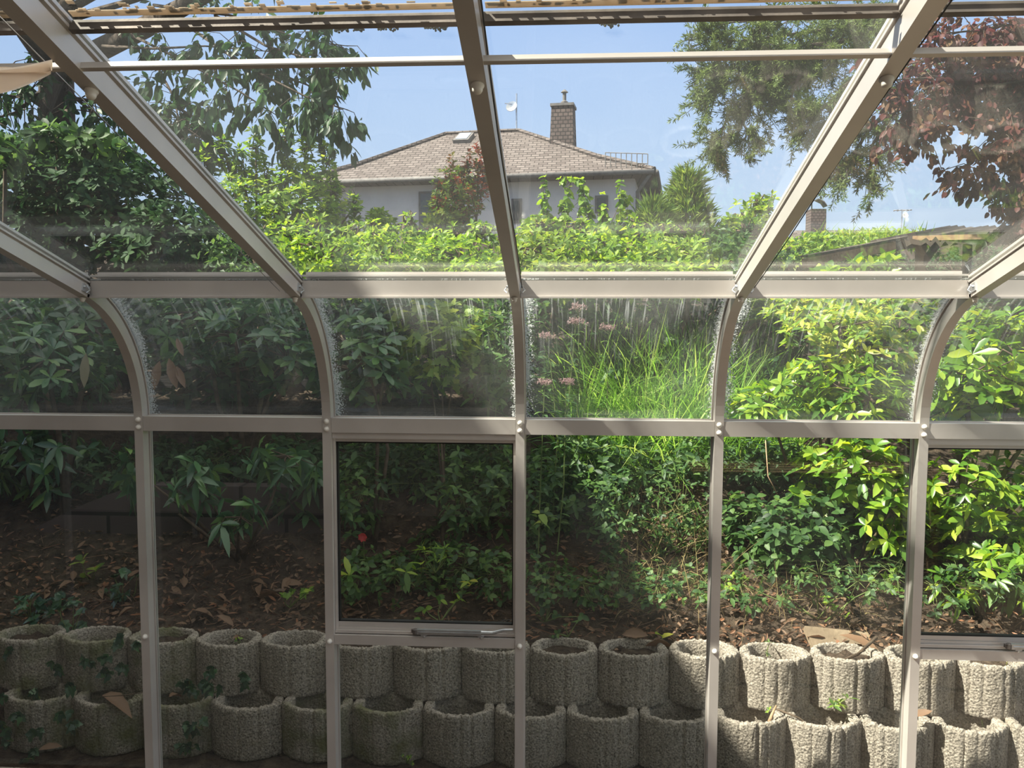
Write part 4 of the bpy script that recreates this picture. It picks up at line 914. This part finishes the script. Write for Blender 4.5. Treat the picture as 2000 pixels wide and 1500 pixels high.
for pts, tn in (([top, (1600, 60, .4), (1450, 80, 0), (1375, 75, 0)], 60), ([top, (1600, 110, .4), (1450, 130, 0), (1375, 135, 0)], 60), ([(1700, 60, .6), (1550, 120, .2), (1430, 160, 0), (1380, 180, 0)], 50), ([(1600, 110, .4), (1500, 150, 0), (1420, 230, 0), (1400, 280, 0)], 46),
                ([(1560, 120, .3), (1480, 180, 0), (1450, 240, 0), (1470, 275, 0)], 30), ([(1600, 100, .3), (1560, 150, 0), (1545, 190, 0), (1560, 215, 0)], 24), ([(1750, 60, .4), (1660, 160, 0), (1610, 210, 0), (1585, 230, 0)], 26), ([(1760, 100, .6), (1680, 180, .3), (1640, 230, 0), (1600, 250, 0)], 24),
                ([(1800, 100, .6), (1740, 220, .2), (1700, 290, 0), (1700, 350, 0)], 34), ([(1800, 150, .6), (1700, 250, .2), (1660, 310, 0), (1640, 335, 0)], 28), ([top, (1650, 30, .4), (1500, 40, 0), (1400, 45, 0)], 40), ([top, (1650, 80, .4), (1560, 90, 0), (1500, 100, 0)], 50)):
    spray_path(pts, 7.2, int(tn*1.2), .36)
st.tube([at(1760, 20, 8.2), (tbx[0], 8.4, 5.6)], [.03, .08], 6); st.tube([at(1800, 120, 7.9), (tbx[0], 8.4, 5.2)], [.02, .07], 6)
st.build('branch', BARK, root, True); fo.build('needles', L_CONIF, root)
tbx = at(2330, 420, 7.0); root = tag(empty('copper_beech', (tbx[0], 7.0, float(ground_z(tbx[0], 7.0)))), 'copper beech with dark purple leaves overhanging the upper right corner', 'tree')
tr = MB(); tr.tube([(tbx[0], 7.0, float(ground_z(tbx[0], 7.))), (tbx[0]-.1, 7.0, 4), (tbx[0]-.3, 6.9, 7)], [.2, .16, .07], 12); tr.build('trunk', BARK, root, True)
st = MB(); fo = MB(); hub = np.array([tbx[0]-.2, 6.9, 4.2])
for pts in ([(2300, 60, .4), (2050, 60, .1), (1850, 110, 0), (1700, 140, -.1)], [(2300, 120, .4), (2050, 150, .1), (1850, 180, 0), (1740, 230, -.1)], [(2200, 180, .3), (2000, 200, .1), (1860, 230, 0), (1790, 290, -.1)], [(2200, 220, .3), (2020, 250, .1), (1930, 290, 0), (1880, 330, 0)],
            [(2150, 240, .2), (2050, 290, 0), (1980, 330, 0), (1900, 340, 0)], [(2200, 300, .3), (2080, 330, 0), (2010, 350, 0), (1985, 430, 0)], [(2300, 20, .4), (2080, 30, .1), (1900, 60, 0), (1800, 70, 0)], [(2100, 120, .1), (1950, 130, 0), (1850, 150, 0), (1680, 160, 0)], [(2100, 90, .5), (2000, 100, .3), (1900, 100, .2), (1830, 120, .2)],
            [(2100, 200, .5), (2000, 180, .4), (1950, 200, .3), (1900, 230, .2)], [(2100, 260, .5), (2040, 240, .4), (1980, 260, .3), (1950, 300, .2)], [(2100, 50, .6), (2000, 60, .5), (1960, 100, .4), (1930, 160, .3)], [(2060, 160, .6), (2000, 140, .5), (1960, 150, .4), (1900, 190, .3)], [(1990, 40, .3), (1900, 90, .2), (1800, 190, .1), (1760, 210, 0)], [(2100, 320, .3), (2040, 350, .2), (2000, 410, 0), (1990, 440, 0)]):
    leafy_path(pts, 6.0, st, fo, .014, 620, .056, .042, 'round', hang=.45, twig=.30, tn=30)
    st.tube([at(pts[0][0], pts[0][1], 6.0+pts[0][2]), hub], [.014, .04], 5)
st.build('branch', BARK, root, True); fo.build('foliage', L_BEECH, root, True)

# ------------------------------------------------------------------ neighbour house
Yh = 24.0
hr = math.radians(8); ux = np.array([math.cos(hr), -math.sin(hr), 0]); uy = np.array([math.sin(hr), math.cos(hr), 0]); uz = np.array([0, 0, 1.])
hc = at(1240, 340, Yh)      # top of the wall at the near right corner
ze_ = hc[2]-.02; Wd, Dp = 9.4, 9.0
zg = ze_-3.6
def hp(a, b, z): return np.array([hc[0], hc[1], 0])+ux*a+uy*b+uz*z    # a from right corner (negative to the left)
house = tag(empty('house', hp(-Wd/2, Dp/2, zg)), 'neighbour bungalow with a hipped slate roof and pale walls on the hill', 'house')
mb = MB(); c = hp(-Wd/2, Dp/2, (zg+ze_)/2); mb.obox(c, [ux, uy, uz], (Wd/2, Dp/2, (ze_-zg)/2)); mb.build('wall', PLASTER, house)
ov = .55; ev = ze_+.02; rz = at(1000, 243, 28)[2]
A0, A1, A2, A3 = hp(-Wd-ov, -ov, ev), hp(ov, -ov, ev), hp(ov, Dp+ov, ev), hp(-Wd-ov, Dp+ov, ev)
rl = 2.6; R0, R1 = hp(-Wd/2-rl*.5-.75, Dp/2, rz), hp(-Wd/2+rl*.5-.75, Dp/2, rz)
def lerp(a, b, t): return a+(b-a)*t
mb = MB(); V = [A0, A1, A2, A3, R0, R1]
# slightly bell-cast roof: extra ring part way up
Q = [lerp(A0, R0, .35)-uz*.12, lerp(A1, R1, .35)-uz*.12, lerp(A2, R1, .35)-uz*.12, lerp(A3, R0, .35)-uz*.12]
V = [A0, A1, A2, A3]+Q+[R0, R1]+[p-uz*.12 for p in (A0, A1, A2, A3)]
f = [(0, 1, 5, 4), (1, 2, 6, 5), (2, 3, 7, 6), (3, 0, 4, 7), (4, 5, 9, 8), (5, 6, 9), (6, 7, 8, 9), (7, 4, 8), (10, 11, 1, 0), (11, 12, 2, 1), (12, 13, 3, 2), (13, 10, 0, 3), (13, 12, 11, 10)]
mb.add(V, f); mb.build('roof', SLATE, house)
mb = MB()
for p, q in ((A0, A1), (A1, A2)):
    off = -uy*.06 if p is A0 else ux*.06
    mb.tube([p+off-uz*.05, q+off-uz*.05], .07, 8)
mb.tube([A1+ux*-.1-uz*.1, hp(.08, -.08, ev-.5), hp(.08, -.08, zg)], .05, 8)
mb.build('gutter', GUTTER, house, True)
mb = MB()
for p, q in ((R0, R1), (R1, lerp(A1, R1, .0)), (R0, A0)):
    mid = lerp(p, q, .62)-uz*(.10 if p is not R0 or q is A0 else 0); mb.tube([p+uz*.03, mid+uz*.04, q+uz*.03], .07, 6)
mb.build('ridge_tile', SLATE, house)
def on_front(px, py): # point on the front wall plane
    d = CF+CR*(px-1000)/F_PX-CU*(py-750)/F_PX; o_ = np.array([0, 0, EZ]); h0 = hp(0, 0, 0); n_ = -uy
    t = np.dot(h0-o_, n_)/np.dot(d, n_); return o_+d*t
for (xa, xb, ya, yb_) in ((822, 868, 378, 470), (1003, 1016, 392, 432), (1166, 1184, 386, 412), (655, 672, 402, 430)):
    p, q = on_front(xa, ya), on_front(xb, yb_); ctr = (p+q)/2; wv = abs(np.dot(q-p, ux))/2; hv = abs(p[2]-q[2])/2
    mb = MB(); mb.obox(ctr-uy*.02, [ux, uy, uz], (wv+.05, .04, hv+.05)); w = mb.build('window', GUTTER, house)
    mb = MB(); mb.obox(ctr-uy*.07, [ux, uy, uz], (wv-.02, .02, hv-.02)); mb.build('pane', DGLASS, w)
# skylight
nrm_ = unit(np.cross(A1-A0, R0-A0)); nrm_ = nrm_ if nrm_[2] > 0 else -nrm_
def on_roof(px, py, lift=0):
    d = CF+CR*(px-1000)/F_PX-CU*(py-750)/F_PX; o_ = np.array([0, 0, EZ]); t = np.dot(Q[0]-o_, nrm2)/np.dot(d, nrm2); return o_+d*t+nrm2*lift
nrm2 = unit(np.cross(Q[1]-Q[0], R0-Q[0])); nrm2 = nrm2 if nrm2[2] > 0 else -nrm2
upv = unit(np.cross(nrm2, ux)); upv = upv if upv[2] > 0 else -upv
c = on_roof(906, 273, .06); mb = MB(); mb.obox(c, [ux, upv, nrm2], (.26, .46, .06)); w = mb.build('skylight', GUTTER, house)
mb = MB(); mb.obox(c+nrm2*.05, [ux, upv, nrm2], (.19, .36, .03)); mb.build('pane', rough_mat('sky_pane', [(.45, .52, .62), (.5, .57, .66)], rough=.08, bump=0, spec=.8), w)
# chimney
cb, ct = at(1100, 292, 27.6), at(1100, 210, 27.6)
ch = None; mb = MB(); w1, w0 = mpx(20, 27.6), mpx(24, 27.6)
V = [];
for z, w_ in ((cb[2]-1, w0*1.05), (ct[2], w1)):
    for sx, sy in ((-1, -1), (1, -1), (1, 1), (-1, 1)): V.append(np.array([cb[0], cb[1], z])+ux*sx*w_+uy*sy*w_)
mb.add(V, [(0, 1, 5, 4), (1, 2, 6, 5), (2, 3, 7, 6), (3, 0, 4, 7), (4, 5, 6, 7), (3, 2, 1, 0)]); ch = mb.build('chimney', CHIMB, house)
mb = MB(); mb.obox((cb[0], cb[1], ct[2]+.02), [ux, uy, uz], (w1+.04, w1+.04, .04)); mb.lathe([(.12, 0), (.12, .12), (.06, .16), (.06, .4), (.12, .42), (.04, .5)], (cb[0]+.03, cb[1], ct[2]+.05), (0, 0, 1), 10); mb.build('chimney_cap', GUTTER, ch)
# antenna and dish
pa = R1+ux*-.1; mb = MB(); mb.tube([pa, pa+uz*1.25], .03, 6); mb.tube([pa+uz*.9, pa+uz*.95-ux*.4], .02, 5)
mb.lathe([(.02, 0), (.12, .03), (.2, .07), (.19, .08), (.02, .02)], pa+uz*.8-ux*.15, (-.3, -1, .4), 14); mb.build('roof_antenna', STEEL, house)
# snow guard railing at right roof edge
mb = MB(); p0, p1 = lerp(A1, R1, .10)-ux*.9, lerp(A1, R1, .04); 
for h in (.12, .38): mb.tube([p0+uz*h, p1+uz*h], .012, 4)
for k in range(9): q = lerp(p0, p1, k/8); mb.tube([q-uz*.1, q+uz*.38], .012, 4)
mb.build('snow_guard', GUTTER, house)
# far house at the right
c = at(1715, 436, 40); fh = tag(empty('house', (c[0], 43, c[2]-4)), 'distant low house roof with a cowled chimney behind the ivy hedge', 'house')
mb = MB(); x0, x1 = at(1588, 440, 40)[0], at(1800, 440, 40)[0]
mb.add([(x0-1, 38, c[2]-2), (x1+1.2, 38, c[2]-2), (x1+1.2, 48, c[2]-2), (x0-1, 48, c[2]-2), (x0, 43, c[2]+.0), (x1-.6, 43, c[2]+.0)], [(0, 1, 5, 4), (1, 2, 5), (2, 3, 4, 5), (3, 0, 4), (3, 2, 1, 0)]); mb.build('roof', SLATE, fh)
mb = MB(); mb.box(x0, x1, 38.8, 47, c[2]-5, c[2]-2.05); mb.build('wall', PLASTER, fh)
cc = at(1594, 410, 38); mb = MB(); w_ = mpx(14, 38); mb.box(cc[0]-w_, cc[0]+w_, 37.6, 38.4, cc[2]-1.8, cc[2]); ch = mb.build('chimney', CHIMB, fh)
mb = MB(); pts = [(cc[0]-w_*1.1, 38, cc[2]+.25), (cc[0], 38, cc[2]+.42), (cc[0]+w_*.8, 38, cc[2]+.3), (cc[0]+w_*1.2, 38, cc[2]+.12)]
for p, q in zip(pts, pts[1:]): mb.add([(p[0], 37.7, p[2]), (q[0], 37.7, q[2]), (q[0], 38.3, q[2]), (p[0], 38.3, p[2]), (p[0], 37.7, p[2]+.04), (q[0], 37.7, q[2]+.04), (q[0], 38.3, q[2]+.04), (p[0], 38.3, p[2]+.04)], [(0, 1, 2, 3), (7, 6, 5, 4), (0, 4, 5, 1), (1, 5, 6, 2), (2, 6, 7, 3), (3, 7, 4, 0)])
mb.tube([(cc[0]-w_*.6, 38, cc[2]), (cc[0]-w_*.6, 38, cc[2]+.32)], .03, 4); mb.build('chimney_cowl', GUTTER, ch)
p = at(1762, 412, 41); mb = MB(); mb.tube([(p[0], 41, c[2]-.8), tuple(p)], .03, 5); q = at(1745, 411, 41); r_ = at(1781, 410, 41); mb.tube([q, r_], .025, 4)
for px in (1750, 1757, 1768, 1775): q = at(px, 411, 41); mb.tube([q+[0, -.3, 0], q+[0, .3, 0]], .015, 4)
mb.build('roof_antenna', STEEL, fh)
q = at(1768, 422, 40.9); mb = MB(); mb.lathe([(.01, 0), (.1, .02), (.13, .06), (.12, .07), (.01, .02)], q, (-.1, -1, .3), 12); mb.build('satellite_dish', WHITE, fh)
c = at(1440, 418, 45); fh = tag(empty('house', (c[0], 46, c[2]-5)), 'small distant grey gable peeking beside the light green bush', 'house')
mb = MB(); mb.add([(c[0]-1.2, 45, c[2]-1.2), (c[0]+.9, 45, c[2]-1), (c[0]+.3, 45, c[2]+.1), (c[0]-.1, 45, c[2]-.1), (c[0]-1.2, 50, c[2]-1.2), (c[0]+.9, 50, c[2]-1), (c[0]+.3, 50, c[2]+.1), (c[0]-.1, 50, c[2]-.1)], [(0, 1, 2, 3), (7, 6, 5, 4), (0, 3, 7, 4), (3, 2, 6, 7), (2, 1, 5, 6), (1, 0, 4, 5)]); mb.build('roof', GUTTER, fh)
mb = MB(); mb.box(c[0]-1, c[0]+.8, 45.3, 49.8, c[2]-5, c[2]-1.1); mb.build('wall', PLASTER, fh)

# carport on the right
cp = tag(empty('carport', (at(1850, 500, 9)[0], 9.4, float(ground_z(4.5, 9)))), 'open timber carport with a dark corrugated roof at the right', 'carport')
a0 = at(1700, 470, 9.0); a1 = at(2090, 462, 8.2); b0 = at(1835, 444, 11.0); b1 = at(2100, 444, 11.5)
mb = MB(); N_ = 40; V = []; f = []
for i in range(N_+1):
    t = i/N_; p, q = lerp(a0, a1, t), lerp(b0, b1, t); w_ = .03*math.sin(i*PI*.9)
    V += [p+uz*w_, q+uz*w_, q+uz*(w_-.05), p+uz*(w_-.05)]
for i in range(N_):
    k = 4*i; f += [(k, k+4, k+5, k+1), (k+1, k+5, k+6, k+2), (k+2, k+6, k+7, k+3), (k+3, k+7, k+4, k)]
f += [(0, 1, 2, 3), (4*N_+3, 4*N_+2, 4*N_+1, 4*N_)]
mb.add(V, f); mb.build('roof_sheet', OLDWOOD, cp)
def beam(p, q, h, w, name, mat):
    p, q = np.array(p), np.array(q); d = unit(q-p); s_ = unit(np.cross(d, uz)); u_ = np.cross(s_, d); mb = MB(); mb.obox((p+q)/2, [d, s_, u_], (np.linalg.norm(q-p)/2, w/2, h/2)); return mb.build(name, mat, cp)
beam(at(1571, 514, 7.6), at(1745, 480, 8.8), .085, .05, 'rafter_beam', TIMBER)
beam(at(1571, 501, 7.65), at(1765, 464, 8.95), .02, .08, 'roof_edge', OLDWOOD)
beam(at(1745, 482, 8.8), at(1800, 472, 9.2), .09, .05, 'rafter_beam', OLDWOOD)
beam(at(1783, 466, 8.85), at(2090, 458, 8.15), .05, .04, 'fascia', TIMBER)
beam(at(1783, 473, 8.9), at(2090, 466, 8.2), .06, .06, 'fascia', OLDWOOD)
def upright(px, Y, name='corner_post', mat=TIMBER, w=.08):
    p = at(px, 474, Y); g = float(ground_z(p[0], Y)); mb = MB(); mb.box(p[0]-w/2, p[0]+w/2, Y-w/2, Y+w/2, g-.05, p[2]); mb.build(name, mat, cp)
upright(1799, 9.0); upright(2080, 8.4); upright(1890, 10.8, mat=OLDWOOD)
beam(at(1799, 520, 9.0), at(1830, 478, 8.9), .06, .05, 'brace', OLDWOOD)

# ------------------------------------------------------------------ unseen house block added on the left to shade the left half of the garden
shade_block = tag(empty('house', (-7.5, 1.0, 0)), 'unseen house block added beside the greenhouse to shade the left side', 'house')
SHX, SHZ, SHY0, SHY1 = -4.9, 7.75, -4.0, 4.6
mb = MB(); mb.box(-10, SHX, SHY0, SHY1, -.2, SHZ-.1); mb.build('wall', brick_mat('brown_brick', (.10, .065, .05), (.14, .09, .07), (.12, .11, .10), .24, .08, .01), shade_block)
mb = MB(); mb.add([(SHX+.05, SHY0-.1, SHZ-.1), (SHX+.05, SHY1+.1, SHZ-.1), (-10.1, SHY1+.1, SHZ-.1), (-10.1, SHY0-.1, SHZ-.1), (-7.5, SHY0+1.5, SHZ+1.2), (-7.5, SHY1-1.5, SHZ+1.2)], [(0, 1, 5, 4), (1, 2, 5), (2, 3, 4, 5), (3, 0, 4), (3, 2, 1, 0)]); mb.build('roof', SLATE, shade_block)

# ------------------------------------------------------------------ inside details: cables, shade cloth, moss lumps on the glazing bar
for k, (i, dx, m, lb) in enumerate(((2, .024, WIRE, 'black cable running along the centre rafter'), (3, .034, WIRE, 'black cable beside the large rafter right of centre'), (1, -.045, STEEL, 'thin bare wire running beside the second rafter'))):
    x = PX0+BAY*i+dx; pts = []
    for s in np.linspace(.03, 2.2, 12):
        y, z = rafter_pt(s); lift = .022 if i != 1 else .01; pts.append((x+(.003*math.sin(s*5)), y+sant*lift, z+EZ+cant*lift))
    mb = MB(); mb.tube(pts, .0016 if i != 1 else .0011, 5); tag(mb.build('cable', m, None, True, loc=np.array(pts[0])), lb, 'cable')
NU, NV = 40, 16; x1c, x0c = PX0+BAY*1-.02, PX0+.03
mb = MB(); V = []
for j in range(NV+1):
    v = j/NV
    for i in range(NU+1):
        u = i/NU; x = x0c+(x1c-x0c)*u; s = 1.245+.07*v; y, z = rafter_pt(s)
        sag = .020*math.sin(PI*u)*(1-.6*v)+.010*math.sin(v*9)*math.sin(PI*u)
        pinch = (.075*(1-v))*(1-math.sin(PI*u)**.4)
        V.append((x, y-pinch, z+EZ+.0-sag+.008*math.sin(u*14+v*5)))
nb = len(V); V += [(a, b_, c_+.003) for a, b_, c_ in V]
f = [(j*(NU+1)+i, j*(NU+1)+i+1, (j+1)*(NU+1)+i+1, (j+1)*(NU+1)+i) for j in range(NV) for i in range(NU)]
f += [tuple(nb+q for q in g[::-1]) for g in f]
mb.add(V, f); tag(mb.build('shade_cloth', CLOTH, None, True, loc=np.array(V[0])), 'cream shading cloth sagging under the roof at the upper left', 'cloth')
for k, (px, r) in enumerate(((663, 1.1), (697, .8), (768, .9), (742, .5), (835, .6), (850, .9), (865, .8), (1190, 1.1), (610, .5))):
    d = CF+CR*(px-1000)/F_PX-CU*(52-750)/F_PX
    yb, zb = rafter_pt(S_BAR-.055); zt = zb+cant*.075; p = d*(yb/d[1]); p = np.array([p[0], yb+.012, zt+EZ])
    mb = MB(); n = 46
    for q in range(n):
        c = p+rng.normal(0, .004*r, 3)*[1.6, 1, .5]+[0, 0, rng.uniform(0, .008)]; mb.lathe([(.0012, -.002), (.0028*r, 0), (.0012, .002)], c, unit(rng.normal(size=3)), 5)
    where = {663: 'big, furthest left of the large ones', 697: 'medium, right beside the biggest left one', 768: 'in the middle of the second bay', 742: 'tiny, left of the middle one', 835: 'left member of the trio by the centre rafter', 850: 'middle of the trio by the centre rafter', 865: 'nearest the centre rafter', 1190: 'lone one right of the centre rafter', 610: 'tiny, furthest left'}[px]
    tag(mb.build('moss_clump', MOSS, None, True, loc=p), 'dark moss clump under the glazing bar, '+where, 'moss', 'moss clumps along the glazing bar')
# small single accents among the weeds
L_REDF = leaf_mat('red_petal', [(.45, .04, .04), (.6, .08, .07)], trans=.3, rough=.5)
c = at(709, 1046, 4.55); mb = MB(); n = 7; a = np.linspace(0, 2*PI, n, endpoint=False)
leaves(mb, np.repeat(c[None], n, 0), np.stack([np.cos(a), np.full(n, -.5), np.sin(a)], 1), np.array([0, -1., .2]), .03, .024, 'round', .3)
root = tag(empty('red_flower', (c[0], c[1]+.03, float(ground_z(c[0], c[1])))), 'single small red flower low on the left of the vent window view', 'flower')
st = MB(); st.tube([(c[0], c[1]+.03, float(ground_z(c[0], c[1]))), tuple(c+[0, .01, 0])], [.003, .002], 5)
mb.build('petals', L_REDF, root, True); st.build('stem', STEMG, root)
sprig(1058, 1010, 4.3, 'hanging oval pale green leaves right beside the centre post', L_CURRANT, .07, .042, 'round', 2, 2, 16, up=0, droop=.8)
